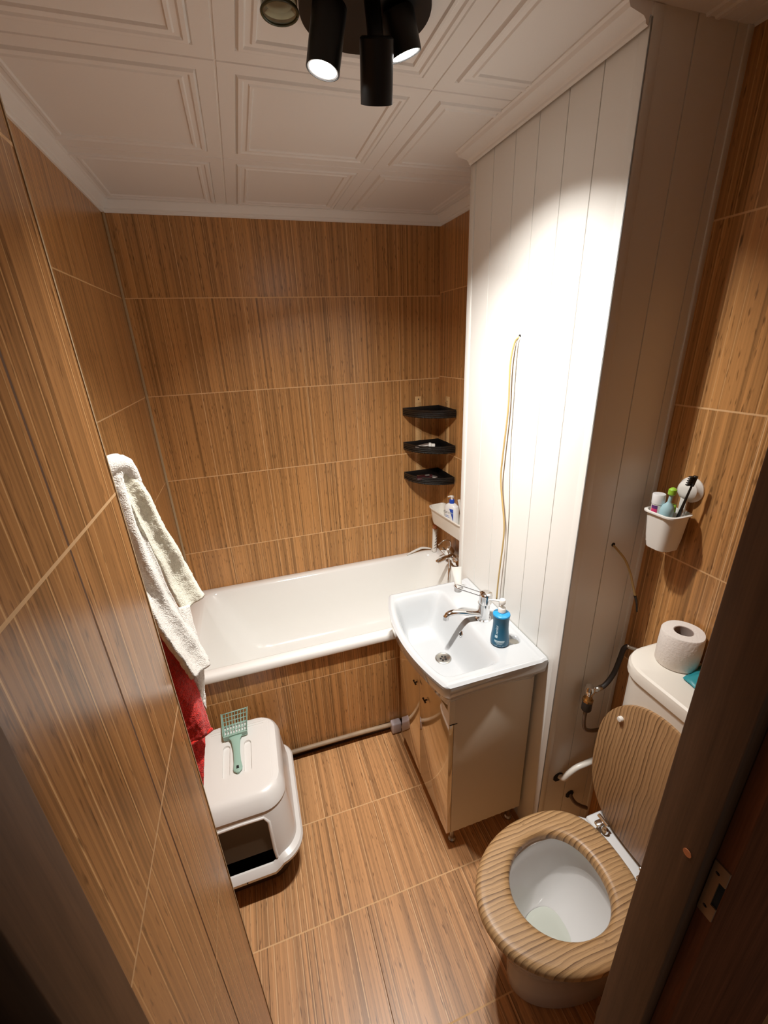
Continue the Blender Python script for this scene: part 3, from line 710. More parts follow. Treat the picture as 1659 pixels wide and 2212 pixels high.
tube(bm, loop, .0032, 10); obj('lever', bm, M['chrome'], tp)

# soap pump bottle
so = thing('soap_dispenser', 'petrol blue pump soap bottle with white pump on the washbasin', 'bottle', (.703, 1.004, BZ))
SX, SY = .703, 1.010
SPf = [(.0280, 0), (.0305, .003), (.0312, .010), (.0298, .030), (.0262, .060), (.0256, .086), (.0272, .105), (.0285, .114)]
def srad(z): return interp([(b, a) for a, b in SPf], z)
bm = new(); lathe(bm, SPf, (SX, SY, BZ + .001), n=36); obj('bottle_body', fix(bm), M['blue'], so)
bm = new(); lathe(bm, [(.0286, .1135), (.0275, .1175), (.021, .121), (.013, .123), (.0125, .125)], (SX, SY, BZ + .001), n=36); obj('shoulder', fix(bm), M['blue_light'], so, label='lighter blue shoulder')
bm = new(); lathe(bm, [(.0125, .122), (.0125, .138), (.0115, .140), (.0045, .140), (.0045, .155), (.0100, .156), (.0108, .166), (.0085, .171), (.001, .172)], (SX, SY, BZ + .001), n=24)
tube(bm, [(SX, SY, BZ + .165), (SX - .018, SY + .012, BZ + .166), (SX - .036, SY + .024, BZ + .164)], lambda t: .0042 - .0018 * t, 10); obj('pump', fix(bm), M['white_plastic'], so, label='white pump')
vd = Vector((0 - SX, 0 - SY, 0)).normalized(); a0 = math.atan2(vd.y, vd.x)
def wrap(b, da, z, lift=.0004):
    r = bmesh.new()
    for v in b.verts:
        zz = z + v.co.y; rad = srad(zz) + lift + v.co.z; a = a0 + da + v.co.x / srad(zz)
        v.co = Vector((SX + rad * cos(a), SY + rad * sin(a), BZ + .001 + zz))
    add(r, b); return fix(r)
def dense(b, n=3):
    bmesh.ops.triangulate(b, faces=b.faces[:]); return b
t1 = text_bm('senior', .0135, .0002, 'LEFT')
for v in t1.verts: v.co.x, v.co.y = -v.co.y, v.co.x
obj('label_text', wrap(dense(t1), -.42, .050), M['pale_print'], so, 0)
b = new(); grid(b, 5, 3, lambda u, v: Vector((lerp(-.0045, .0045, u), lerp(-.005, .005, v), .0003))); obj('label_square', wrap(b, -.42, .042), M['pale_print'], so, 0)
b = new()
for (w_, yy, hh) in ((.034, .0, .0022), (.030, -.0045, .0012), (.022, -.0085, .0006), (.016, -.0115, .0006)):
    grid(b, 9, 2, lambda u, v: Vector((lerp(-w_ / 2, w_ / 2, u), yy + lerp(-hh, hh, v), .0003)))
obj('label_lines', wrap(b, -.02, .026), M['pale_print'], so, 0)
b = new()
for (x_, w_) in ((-.011, .010), (.002, .007), (.012, .006)): grid(b, 5, 2, lambda u, v: Vector((x_ + lerp(-w_ / 2, w_ / 2, u), lerp(-.0007, .0007, v), .0003)))
obj('label_marks', wrap(b, 0, .0085), M['pale_print'], so, 0)

# small cosmetic tube
tu = thing('cosmetic_tube', 'small translucent white squeeze tube standing on its cap at the back of the washbasin', 'tube', (.735, 1.345, BZ))
UX, UY = .722, 1.352
bm = new(); lathe(bm, [(.0145, 0), (.0155, .002), (.0155, .024), (.0135, .026)], (UX, UY, BZ + .001), n=24); obj('cap', fix(bm), M['clear'], tu)
bm = new(); cs = R_.xy.normalized(); cs = Vector((cs.x, cs.y, 0)); cn_ = Vector((-cs.y, cs.x, 0)); rings = []
for k in range(12):
    u = k / 11; ww = lerp(.0145, .0205, u); hh = lerp(.0145, .0008, smooth01(u)); tl = Vector((-.008, .004, 0)) * u
    rings.append([Vector((UX, UY, BZ + .026 + .085 * u)) + tl + cs * ww * cos(2 * pi * q / 20) + cn_ * hh * sin(2 * pi * q / 20) for q in range(20)])
loft(bm, rings); obj('tube_body', fix(bm), M['white_plastic'], tu)

# ================================================================== CABLES AND PLUMBING
bm = new()
tube(bm, [(BX, 1.172, 1.807), (.797, 1.185, 1.79), (.790, 1.19, 1.725), (.792, 1.187, 1.60), (.790, 1.196, 1.45), (.790, 1.198, 1.351), (.791, 1.165, 1.22), (.790, 1.158, 1.15), (.788, 1.163, 1.05), (.786, 1.166, .97), (.784, 1.165, .90)], .0030, 8)
c1 = tag(obj('hanging_cable', bm, M['wire']), 'old cream two-strand cable hanging down the white planks behind the basin', 'cable')
bm = new(); tube(bm, [(BX, 1.170, 1.806), (.799, 1.176, 1.77), (.799, 1.176, 1.60), (.800, 1.174, 1.45), (.799, 1.160, 1.30), (.798, 1.152, 1.20), (.798, 1.151, 1.05), (.797, 1.152, .95), (.797, 1.154, .90)], .0024, 8)
obj('second_strand', bm, M['wire_white'], c1, label='whiter strand')
bm = new(); lathe(bm, [(.005, 0), (.005, .0016)], (BX - .0002, 1.172, 1.808), (-1, 0, 0), 12); obj('cable_hole', fix(bm), M['dark'], c1)

c2 = thing('cut_cable', 'short cut cable with black taped end poking out of the shaft beside the toilet', 'cable', (.926, BY, 1.257))
bm = new(); tube(bm, [(.936, BY + .002, 1.246), (.944, .825, 1.232), (.960, .81, 1.205), (.976, .80, 1.165), (.988, .795, 1.128), (1.000, .79, 1.09)], .0032, 8); obj('cable_sheath', bm, M['wire'], c2)
bm = new(); tube(bm, [(.999, .79, 1.092), (1.008, .788, 1.068), (1.015, .786, 1.035)], lambda t: .0040 - .0018 * t, 8); obj('taped_end', bm, M['black_plastic'], c2, label='black taped end')
bm = new(); lathe(bm, [(.006, 0), (.006, .0014)], (.936, BY - .0002, 1.247), (0, -1, 0), 12); obj('cable_hole', fix(bm), M['dark'], c2)

hv = thing('supply_hose', 'braided water hose with chrome elbow valve between the shaft and the cistern', 'hose', (.92, BY, .74))
bm = new(); tube(bm, [(.930, .800, .752), (.948, .800, .752), (.970, .800, .765), (.992, .800, .800), (1.004, .800, .850), (1.012, .800, .888), (1.022, .795, .900)], .0075, 12); obj('hose', bm, M['rubber'], hv)
bm = new(); tube(bm, [(.926, .80, .750), (.950, .80, .754)], .0085, 12, False); obj('ferrule', bm, M['steel'], hv); bm = new(); tube(bm, [(1.018, .797, .900), (1.040, .770, .895), (1.046, .745, .885)], .0065, 10); obj('ferrule', bm, M['steel'], hv)
bm = new(); lathe(bm, [(.001, .034), (.012, .032), (.0165, .024), (.0165, .012), (.013, .004), (.0125, 0)], (.907, .803, .738), n=20); tube(bm, [(.907, .803, .752), (.930, .80, .750)], .009, 12, False); obj('valve_head', fix(bm), M['chrome'], hv)
bm = new(); lathe(bm, [(.0115, 0), (.0115, .022)], (.907, .803, .718), n=12); lathe(bm, [(.0165, 0), (.0165, .008)], (.907, .803, .710), n=8); obj('brass_nut', fix(bm), M['brass'], hv)
bm = new(); lathe(bm, [(.0135, 0), (.0155, .004), (.0155, .036), (.014, .038)], (.907, .803, .672), n=20); obj('rubber_collar', fix(bm), M['rubber'], hv)
bm = new(); tube(bm, [(.907, .803, .676), (.906, .803, .63), (.918, .805, .585), (.945, .808, .560), (.985, .81, .545), (1.02, .815, .54)], .0062, 12); obj('lower_hose', bm, M['hose'], hv)

wp = thing('waste_pipe', 'thick curved cream pipe coming out of a hole in the shaft behind the toilet lid', 'pipe', (.87, BY, .33))
bm = new(); tube(bm, [(.880, BY + .01, .325), (.884, .822, .338), (.893, .812, .370), (.915, .805, .398), (.950, .80, .410), (.990, .80, .412)], .0105, 14); obj('pipe', bm, M['cistern'], wp)
bm = new(); lathe(bm, [(.021, 0), (.021, .0016)], (.874, BY - .0003, .328), (0, -1, 0), 9); obj('rough_hole', fix(bm), M['dark'], wp)
lp = thing('drain_stub', 'small grey pipe stub low on the shaft behind the toilet', 'pipe', (.945, BY, .2))
bm = new(); tube(bm, [(.945, BY + .01, .205), (.950, .82, .185), (.972, .81, .165), (.995, .80, .155)], .007, 10); obj('stub', bm, M['hose'], lp)
bm = new(); lathe(bm, [(.018, 0), (.018, .0016)], (.942, BY - .0003, .205), (0, -1, 0), 9); obj('rough_hole', fix(bm), M['dark'], lp)

# ================================================================== TOILET
to = thing('toilet', 'white toilet with wood-print seat and raised wood-print lid by the doorway', 'toilet', (.63, .53, 0))
TC = .531
def egg(x0, x1, w, z, n=56, e=2.0, sq=2.6, yc=TC):
    """outline: rounded front at x0, squarer back at x1"""
    out = []; xm = lerp(x0, x1, .56)
    for q in range(n):
        a = 2 * pi * q / n; c, s = cos(a), sin(a)
        if c >= 0: ex = sq; X = xm + (x1 - xm) * abs(c) ** (2 / ex); Y = w * math.copysign(abs(s) ** (2 / ex), s)
        else: X = xm - (xm - x0) * abs(c) ** (2 / e); Y = w * math.copysign(abs(s) ** (2 / e), s)
        out.append(Vector((X, yc + Y, z)))
    return out
bm = new(); SZ = .430
loft(bm, [egg(.500, .90, .105, 0), egg(.496, .90, .108, .01), egg(.492, .88, .098, .06), egg(.484, .86, .098, .14), egg(.462, .86, .118, .22), egg(.432, .865, .142, .29), egg(.412, .865, .160, .345), egg(.402, .868, .166, .385), egg(.402, .868, .166, .400), egg(.408, .864, .160, .405),
          egg(.458, .770, .120, .405), egg(.464, .765, .116, .400), egg(.452, .770, .124, .385), egg(.466, .762, .116, .34), egg(.500, .745, .100, .27), egg(.53, .70, .075, .21), egg(.545, .64, .05, .175), egg(.56, .62, .03, .17)])
obj('bowl', fix(bm), M['toilet_ceramic'], to, 55)
bm = new(); loft(bm, [egg(.538, .668, .060, .192, 40), egg(.539, .667, .059, .1925, 40)]); obj('water', fix(bm), M['water'], to)
# seat ring
def ring_solid(o, i, zc):
    bm = new(); prof = [(0.0, -.012), (.0008, -.001), (.0035, .006), (.009, .0105), (.017, .0122), (.028, .0125)]
    outer = [egg(.383 + d, .826 - d, .182 - d, zc + h) for d, h in prof]
    inner = [egg(.483 - d, .742 + d, .119 + d, zc + h, sq=2.2) for d, h in reversed(prof)]
    R = outer + inner + [egg(.483, .742, .119, zc - .014, sq=2.2), egg(.387, .822, .178, zc - .014)]
    V = [[bm.verts.new(p) for p in r] for r in R]; n = len(V[0])
    for k in range(len(V)):
        a, b = V[k], V[(k + 1) % len(V)]
        for q in range(n): bm.faces.new((a[q], a[(q + 1) % n], b[(q + 1) % n], b[q]))
    return fix(bm)
obj('seat', ring_solid(0, 0, SZ - .010), M['seat'], to, 60, label='wood-print seat ring')
# lid, leaning back on the cistern
LX0, LX1, LZ0, LZ1 = .846, .872, .437, .905
def lid_pt(p, th): # p: egg in plan (x along length) -> vertical plane
    l = (p.x - .0); u = l; x = lerp(LX0, LX1, u); z = lerp(LZ0, LZ1, u); return Vector((x + th, p.y, z))
def lid_ring(ins, th, n=56):
    out = []
    for p in egg(0, 1, .178 - ins, 0, n, sq=2.0, e=2.9):
        u = 1 - (1 - p.x) * 1.0; u = ins / .47 + p.x * (1 - 2 * ins / .47)
        out.append(lid_pt(Vector((u, p.y + 0, 0)), th))
    return out
bm = new(); loft(bm, [lid_ring(.006, 0), lid_ring(0, .003), lid_ring(0, .011), lid_ring(.005, .014)]); ld = obj('lid', fix(bm), M['lid'], to, 60, label='raised wood-print lid')
bm = new(); lathe(bm, [(.008, 0), (.008, .006), (.0065, .010), (.003, .0105)], (.867, .648, .808), (-1, 0, .04), 16); obj('bumper', fix(bm), M['white_plastic'], ld, label='white rubber bumper')
for y in (.612, .462):
    bm = new(); box(bm, .812, .842, y - .008, y + .008, .437, .448, .002); tube(bm, [(.838, y - .018, .447), (.838, y + .018, .447)], .006, 12, False); lathe(bm, [(.010, 0), (.010, .010), (.006, .016)], (.832, y - .016, .425), n=14)
    obj('hinge', fix(bm), M['chrome'], to)
bm = new(); box(bm, .815, .880, .405, .655, .385, .418, .008, 3); obj('rear_ledge', bm, M['ceramic'], to)
bm = new(); lathe(bm, [(.020, 0), (.020, .030), (.017, .035), (.010, .035), (.010, .012)], (.708, .385, 0), n=24); ft = obj('foot_cover', fix(bm), M['white_plastic'], to)

# cistern
ci = thing('cistern', 'cream plastic toilet cistern on the right wall behind the raised lid', 'cistern', (.97, .53, .5))
def cis(o, z, r=.085):
    a = rrect(.882 + o, XR0 - .002, .372 + o, .706 - o, .012, z, 8); out = []
    x0, x1, y0, y1 = .878 + o, XR0 - .002, .350 + o, .712 - o; R0 = r
    for cx, cy, rr, a0 in ((x1 - .01, y1 - .01, .01, 0), (x0 + R0, y1 - R0, R0, pi / 2), (x0 + R0, y0 + R0, R0, pi), (x1 - .01, y0 + .01, .01, 1.5 * pi)):
        for i in range(9):
            t = a0 + pi / 2 * i / 8; out.append(Vector((cx + rr * cos(t), cy + rr * sin(t), z)))
    return out
bm = new(); loft(bm, [cis(.016, .52), cis(.010, .53), cis(.004, .75), cis(.003, .938)]); obj('tank', fix(bm), M['cistern'], ci, 40)
bm = new(); loft(bm, [cis(.000, .940), cis(-.003, .944), cis(-.003, .966), cis(.000, .975), cis(.006, .9785), cis(.06, .979, .05)]); obj('tank_lid', fix(bm), M['cistern'], ci, 24)
bm = new(); lathe(bm, [(.016, 0), (.016, .006), (.013, .009), (.001, .010)], (.965, .47, .979), n=24); obj('flush_button', fix(bm), M['chrome'], ci)
CT = .9795
# paper roll
pr = thing('toilet_paper_roll', 'toilet paper roll standing on the cistern', 'toilet paper', (1.003, .637, CT))
RX, RY = .998, .634
def roll(r, z, n=40): return [Vector((RX + r * cos(2 * pi * q / n) * (1 + .03 * cos(2 * (2 * pi * q / n) + .6)), RY + r * sin(2 * pi * q / n) * (1 + .02 * sin(3 * 2 * pi * q / n)), z)) for q in range(n)]
bm = new(); Z0, Z1 = CT + .001, CT + .099
V = [roll(.0225, Z0), roll(.047, Z0), roll(.049, Z0 + .003), roll(.0497, lerp(Z0, Z1, .5)), roll(.049, Z1 - .003), roll(.047, Z1), roll(.0225, Z1)]
vv = [[bm.verts.new(p) for p in r] for r in V]
for k in range(len(vv)):
    a, b = vv[k], vv[(k + 1) % len(vv)]
    for q in range(40): bm.faces.new((a[q], a[(q + 1) % 40], b[(q + 1) % 40], b[q]))
obj('paper', fix(bm), M['paper'], pr, 40)
bm = new(); vv = [[bm.verts.new(p) for p in r] for r in (roll(.0222, Z0 + .0005), roll(.0222, Z1 - .001), roll(.0208, Z1 - .001), roll(.0208, Z0 + .0005))]
for k in range(4):
    a, b = vv[k], vv[(k + 1) % 4]
    for q in range(40): bm.faces.new((a[q], a[(q + 1) % 40], b[(q + 1) % 40], b[q]))
obj('core', fix(bm), M['card'], pr, 40)
# teal wipes packet
bm = new()
def pk(u, v):
    x = lerp(.950, 1.045, u); y = lerp(.470, .590, v); e = min(u, 1 - u, v, 1 - v)
    z = CT + .004 + .026 * smooth01(e / .3) + .006 * noise.noise(Vector((u * 5, v * 6, 2))) ; return Vector((x + .012 * (v - .5), y + .02 * (u - .5), max(CT + .0015, z)))
grid(bm, 22, 26, pk); solid(bm, -.0008)
tag(obj('wipes_packet', bm, M['teal']), 'crumpled teal plastic packet on the cistern beside the paper roll', 'packet')

# ================================================================== TOOTHBRUSH CUP
XW = XR0
cu = thing('toothbrush_cup', 'white suction cup holder on the right wall above the cistern', 'cup', (1.0, .75, 1.27))
def cup(o, z, x0=.962, x1=1.040, y0=.708, y1=.790, r=.022): return rrect(x0 + o, x1 - o * .4, y0 + o, y1 - o, r, z, 6)
bm = new(); loft(bm, [cup(.014, 1.268), cup(.010, 1.270), cup(.006, 1.30), cup(.001, 1.366), cup(-.0045, 1.368), cup(-.0045, 1.3715), cup(.001, 1.3725), cup(.003, 1.366), cup(.010, 1.285), cup(.016, 1.276)]); obj('cup_body', fix(bm), M['white_plastic'], cu)
bm = new(); lathe(bm, [(.033, 0.0), (.033, .003), (.027, .010), (.026, .016), (.018, .024), (.010, .026), (.001, .026)], (XW - .0005, .742, 1.425), (-1, 0, 0), 32); box(bm, 1.034, 1.041, .733, .751, 1.36, 1.425, .002); obj('suction_mount', fix(bm), M['white_plastic'], cu)
tb = thing('toothpaste_tube', 'white capped toothpaste tube with purple and pink label, leftmost in the toothbrush cup', 'tube', (.975, .772, 1.28))
bm = new(); lathe(bm, [(.0145, 0), (.0145, .105)], (.986, .7655, 1.284), (-.02, .03, 1), 24); obj('tube_body', fix(bm), M['white_plastic'], tb)
bm = new(); lathe(bm, [(.0152, .106), (.0155, .108), (.0155, .130), (.0145, .132), (.001, .132)], (.986, .7655, 1.284), (-.02, .03, 1), 24); obj('cap', fix(bm), M['ceramic'], tb)
for (h0, h1, m, nm) in ((.094, .103, 'purple', 'purple_band'), (.080, .094, 'pink', 'pink_band')):
    bm = new(); a_, b_, ax_ = frame((-.02, .03, 1)); c_ = Vector((.986, .7655, 1.284)); 
    grid(bm, 12, 2, lambda u, v: c_ + ax_ * lerp(h0, h1, v) + (Vector((cos(2.75 + 1.1 * u), sin(2.75 + 1.1 * u), 0))) * .0148); obj(nm, bm, M[m], tb)
def brush(name, label, A, B, cols, head, r=.0035):
    t = thing(name, label, 'toothbrush', A); A, B = Vector(A), Vector(B); d = (B - A)
    bm = new(); tube(bm, [A, A + d * .35, A + d * .7, B], lambda u: lerp(r * 1.5, r * .7, smooth01(u)), 10); obj('handle', bm, M[cols[0]], t)
    bm = new(); n = d.normalized(); s = Vector(head).normalized()
    tube(bm, [B - n * .002, B + n * .024], .0050, 10, False); obj('head', bm, M[cols[1]], t)
    bm = new()
    for i in range(5):
        for j in (-1, 0, 1):
            p = B + n * (.001 + .0052 * i) + n.cross(s) * (.0028 * j) + s * .004; tube(bm, [p, p + s * .0105], .0015, 6, False)
    obj('bristles', bm, M[cols[2]], t)
    return t
brush('toothbrush', 'black toothbrush standing tallest in the cup', (1.000, .735, 1.285), (1.012, .713, 1.452), ('black_plastic', 'black_plastic', 'black_plastic'), (-.9, .3, 0))
bm = new(); tube(bm, [(.999, .7365, 1.375), (.9985, .7375, 1.395)], .0065, 8, False); tag(obj('brush_grip', bm, M['lime']), 'lime green grip of a brush standing behind the black toothbrush', 'toothbrush')
t = thing('cleanser_bottle', 'pale blue tapered bottle with lime cap standing in the middle of the toothbrush cup', 'bottle', (.985, .748, 1.28))
bm = new(); lathe(bm, [(.013, 0), (.014, .06), (.0155, .095), (.013, .108), (.006, .116), (.0045, .120), (.0045, .138)], (.984, .748, 1.284), (.02, -.06, 1), 24); obj('bottle_body', fix(bm), M['pale_blue'], t)
bm = new(); lathe(bm, [(.006, .137), (.009, .140), (.0095, .152), (.006, .156), (.001, .158)], (.984, .748, 1.284), (.02, -.06, 1), 12); obj('cap', fix(bm), M['lime'], t)
t = thing('comb', 'white toothed plastic comb lying in the right side of the toothbrush cup', 'comb', (1.01, .722, 1.30))
bm = new(); tube(bm, [(1.005, .722, 1.29), (1.012, .722, 1.385)], .003, 6, False)
for k in range(6): tube(bm, [(1.008, .722, 1.33 + .009 * k), (1.024, .719, 1.336 + .009 * k)], .0012, 5, False)
obj('comb_body', bm, M['ceramic'], t)

# ================================================================== CEILING LAMP
DC = Vector((.300, .966, 2.341))
la = thing('ceiling_spotlight', 'black round ceiling lamp with three cylinder spots', 'ceiling lamp', (.300, .966, H))
bm = new(); lathe(bm, [(.1150, 0), (.1155, .0015), (.1155, .014)], DC, n=64); obj('base_plate', fix(bm), M['black'], la)
SP = [((.2130, .950, 2.248), (-.22, .02, -.97)), ((.3700, .955, 2.287), (.30, .12, -.87)), ((.3110, .955, 2.2135), (.10, .46, -.88))]
for i, (L, n) in enumerate(SP):
    L = Vector(L); n = Vector(n).normalized(); LN = (.090, .060, .084)[i]
    bm = new(); prof = [(.001, -LN), (.0255, -LN), (.0292, -LN + .003), (.0292, 0), (.0278, 0), (.0270, -.006), (.001, -.006)]
    lathe(bm, prof, L, n, 40); sh = obj('lamp_cylinder', fix(bm), M['black'], la)
    bm = new(); lathe(bm, [(.0268, -.0055), (.0268, -.0008), (.0238, -.0015), (.0238, -.0055)], L, n, 40); obj('lens_ring', fix(bm), M['lens_ring'], sh)
    bm = new(); lathe(bm, [(.0236, -.0050), (.0236, -.0030)], L, n, 40); obj('lens', fix(bm), M['lens'], sh, label='lit lens')
    bm = new(); mid = L - n * (LN - .018); pz = Vector((mid.x * .75 + DC.x * .25, mid.y * .7 + DC.y * .3, DC.z + .002)); tube(bm, [mid, (mid + pz) / 2 + Vector((0, 0, .004)), pz], .014, 14); obj('swivel', bm, M['black'], la)
    ld_ = bpy.data.lights.new('spot_light', 'AREA'); ld_.shape = 'DISK'; ld_.size = .044; ld_.energy = LAMP_W * (1.0 if i != 1 else 1.0); ld_.color = LAMP_COL; ld_.spread = math.radians(102)
    lo = bpy.data.objects.new('spot_light', ld_); COL.objects.link(lo); a, b, ax = frame(n)
    m = Matrix(((a.x, b.x, -n.x, 0), (a.y, b.y, -n.y, 0), (a.z, b.z, -n.z, 0), (0, 0, 0, 1)))
    if m.determinant() < 0: m = Matrix(((b.x, a.x, -n.x, 0), (b.y, a.y, -n.y, 0), (b.z, a.z, -n.z, 0), (0, 0, 0, 1)))
    lo.matrix_world = Matrix.Translation(L + n * .002) @ m
# glass fitting at the ceiling beside the lamp
gl = thing('glass_light_cover', 'small clear glass fitting with dark green rim on the ceiling beside the black lamp', 'light cover', (.155, .985, H))
bm = new(); lathe(bm, [(.030, 0), (.030, .018), (.022, .028)], (.150, .965, H - .032), n=32); obj('glass', fix(bm), M['glass'], gl)
bm = new(); P = [(.150 + .030 * cos(2 * pi * q / 32), .965 + .030 * sin(2 * pi * q / 32), H - .032) for q in range(33)]; tube(bm, P, .0025, 6, False); obj('rim', bm, M['green_dark'], gl)

# ================================================================== TOWELS
def flap(left, right, ny, amp, seed, waves=3.0, nu=34, nv=90, th=.008, bulge=.0, rough=.0016):
    """left/right: tables (z, x, y) from top to bottom; sheet hung between them"""
    bm = new()
    Lt = catmull(left, 10); Rt = catmull(right, 10)
    def at(T, t): k = t * (len(T) - 1); i = min(int(k), len(T) - 2); return T[i].lerp(T[i + 1], k - i)
    def fn(u, v):
        a, b = at(Lt, v), at(Rt, v); p = a.lerp(b, u); d = (b - a); d.z = 0
        n = Vector((d.y, -d.x, 0)).normalized() if d.length > 1e-5 else Vector((0, -1, 0))
        n = (n + Vector((0, -1, 0)) * .2).normalized()
        f = sin(u * waves * 2 * pi + seed + 1.2 * sin(v * 2 + seed)) * amp * smooth01(v * 3 + .15) * (1 - .3 * v)
        f += bulge * sin(pi * u)
        q = p + n * f
        q += n * (rough * noise.noise(q * 170 + Vector((seed, 0, 0)))) + n * (.004 * noise.noise(q * 22 + Vector((seed, 3, 0))))
        return q
    grid(bm, nu, nv, fn); solid(bm, th); return bm
# hook on the return face of the near wall
hk = thing('towel_hook', 'small white hook at the corner of the near left wall holding the towels', 'hook', (-.215, YN, 1.6))
bm = new(); lathe(bm, [(.014, 0), (.014, .004), (.010, .006)], (-.222, YN + .0002, 1.612), (0, 1, 0), 20); tube(bm, [(-.222, YN + .005, 1.612), (-.222, .70, 1.604), (-.222, .715, 1.612), (-.222, .718, 1.630)], .0045, 10); obj('hook_body', fix(bm), M['white_plastic'], hk)
def zxy(L): return [(x, y, z) for x, y, z in L]
tw = thing('white_towel', 'long white terry towel hanging from the hook in loose folds', 'towel', (-.2, .76, 1.65))
bm = flap([(-.228, .725, 1.632), (-.232, .720, 1.58), (-.232, .720, 1.475), (-.218, .722, 1.415), (-.194, .708, 1.332), (-.168, .712, 1.232)],
          [(-.202, .790, 1.628), (-.204, .782, 1.598), (-.197, .778, 1.477), (-.183, .792, 1.350), (-.168, .820, 1.255), (-.157, .838, 1.168)], 0, .0055, .9, 1.6, th=-.010, bulge=.007)
obj('front_fold', bm, M['towel_white'], tw, 180)
bm = flap([(-.222, .765, 1.634), (-.212, .765, 1.581), (-.202, .780, 1.494), (-.196, .815, 1.383), (-.190, .840, 1.300)],
          [(-.202, .805, 1.627), (-.188, .820, 1.573), (-.178, .843, 1.489), (-.170, .899, 1.389), (-.160, .960, 1.263)], 0, .005, 2.4, 1.3, th=-.010, bulge=.004)
obj('side_fold', bm, M['towel_cream'], tw, 180, label='cream folded-over flap')
bm = flap([(-.196, .790, 1.340), (-.194, .785, 1.256), (-.192, .780, 1.190), (-.188, .785, 1.150)],
          [(-.176, .864, 1.300), (-.171, .852, 1.195), (-.172, .812, 1.130), (-.178, .790, 1.080)], 0, .004, 4.4, 1.2, nv=60, th=-.006)
obj('hanging_tail', bm, M['towel_white'], tw, 180)
bm = new(); tube(bm, [(-.238, .712, 1.600), (-.232, .728, 1.628), (-.222, .752, 1.640), (-.211, .785, 1.632), (-.204, .800, 1.606), (-.200, .800, 1.58)], lambda t: .008 + .008 * sin(pi * t), 14, k=8)
for v in bm.verts: v.co += Vector((1, 1, 1)) * (.002 * noise.noise(v.co * 120))
obj('gathered_top', bm, M['towel_white'], tw, 60)
tr = thing('red_towel', 'red terry towel hanging below and behind the white towel', 'towel', (-.2, .75, 1.4))
bm = flap([(-.262, .745, 1.50), (-.258, .712, 1.38), (-.247, .702, 1.24), (-.232, .700, 1.14), (-.222, .700, 1.082)],
          [(-.215, .770, 1.50), (-.212, .756, 1.38), (-.193, .756, 1.26), (-.177, .762, 1.165), (-.167, .742, 1.070)], 0, .004, 1.0, 1.5, th=-.008, bulge=.006, rough=.0018)
obj('front_panel', bm, M['towel_red'], tr, 180)
bm = flap([(-.225, .688, 1.16), (-.225, .688, 1.09), (-.225, .688, 1.02), (-.222, .688, .955)],
          [(-.186, .765, 1.100), (-.187, .760, 1.05), (-.191, .715, 1.01), (-.199, .690, .962)], 0, .002, 3.1, 1.0, nv=50, th=-.006, rough=.0016)
obj('back_panel', bm, M['towel_red'], tr, 180)
bm = new(); tube(bm, [(-.222, .700, 1.080), (-.205, .712, 1.074), (-.186, .726, 1.071), (-.166, .742, 1.069)], .0040, 8); obj('hem', bm, M['towel_red'], tr)

# ================================================================== LITTER BOX
lb = thing('litter_box', 'white covered cat litter box with dark base beside the near left wall', 'litter box', (-.225, 1.24, 0))
LC = -.222
def lr(hw, y0, y1, r, z, sag=0.0, n=8, xo=0.0):
    out = rrect(LC - hw + xo, LC + hw + xo, y0, y1, r, z, n)
    if sag:
        for p in out:
            f = smooth01((1.10 - p.y) / .10) ; g = 1 - smooth01((abs(p.x - LC) - .085) / .035); p.z -= sag * f * g
    return out
bm = new(); loft(bm, [lr(.138, 1.045, 1.435, .07, .001), lr(.142, 1.040, 1.440, .07, .01), lr(.168, 1.020, 1.465, .075, .10), lr(.178, 1.005, 1.478, .08, .150, .035), lr(.174, 1.010, 1.474, .08, .152, .035), lr(.160, 1.03, 1.455, .07, .10), lr(.135, 1.05, 1.43, .06, .015)]); obj('tray', fix(bm), M['litter_dark'], lb, 45, label='dark brown base tray')
def N(hw, y0, y1, r, z, sag=0.0): 
    out = []
    base = lr(hw, y0, y1, r, z, sag, 10)
    # refine long edges for the sagging front
    m = len(base)
    for i in range(m):
        a, b = base[i], base[(i + 1) % m]; out.append(a)
        if (a - b).length > .12:
            for k in range(1, 12):
                p = a.lerp(b, k / 12); p.z = z
                if sag: f = smooth01((1.10 - p.y) / .10); g = 1 - smooth01((abs(p.x - LC) - .085) / .035); p.z -= sag * f * g
                out.append(p)
        elif False: pass
    return out
bm = new()
outer = [N(.184, .998, 1.482, .085, .140, .030), N(.191, .990, 1.488, .09, .143, .030), N(.192, .989, 1.489, .09, .156, .030), N(.186, .996, 1.482, .085, .165, .028), N(.172, 1.012, 1.468, .08, .172, .022),
         N(.168, 1.018, 1.462, .08, .20), N(.160, 1.040, 1.445, .08, .30), N(.156, 1.054, 1.436, .08, .345), N(.158, 1.050, 1.438, .08, .350), N(.157, 1.053, 1.437, .08, .358), N(.150, 1.070, 1.425, .075, .385), N(.142, 1.084, 1.415, .07, .397), N(.130, 1.10, 1.402, .06, .401)]
inner = [N(.122, 1.108, 1.394, .06, .386), N(.144, 1.080, 1.418, .07, .370), N(.156, 1.045, 1.440, .075, .30), N(.166, 1.022, 1.458, .078, .18), N(.178, 1.004, 1.476, .08, .145, .03)]
loft(bm, outer, False, True); o2 = new(); 
# inner shell joined at the rim
loft(o2, list(reversed(inner)), False, True); add(bm, o2)
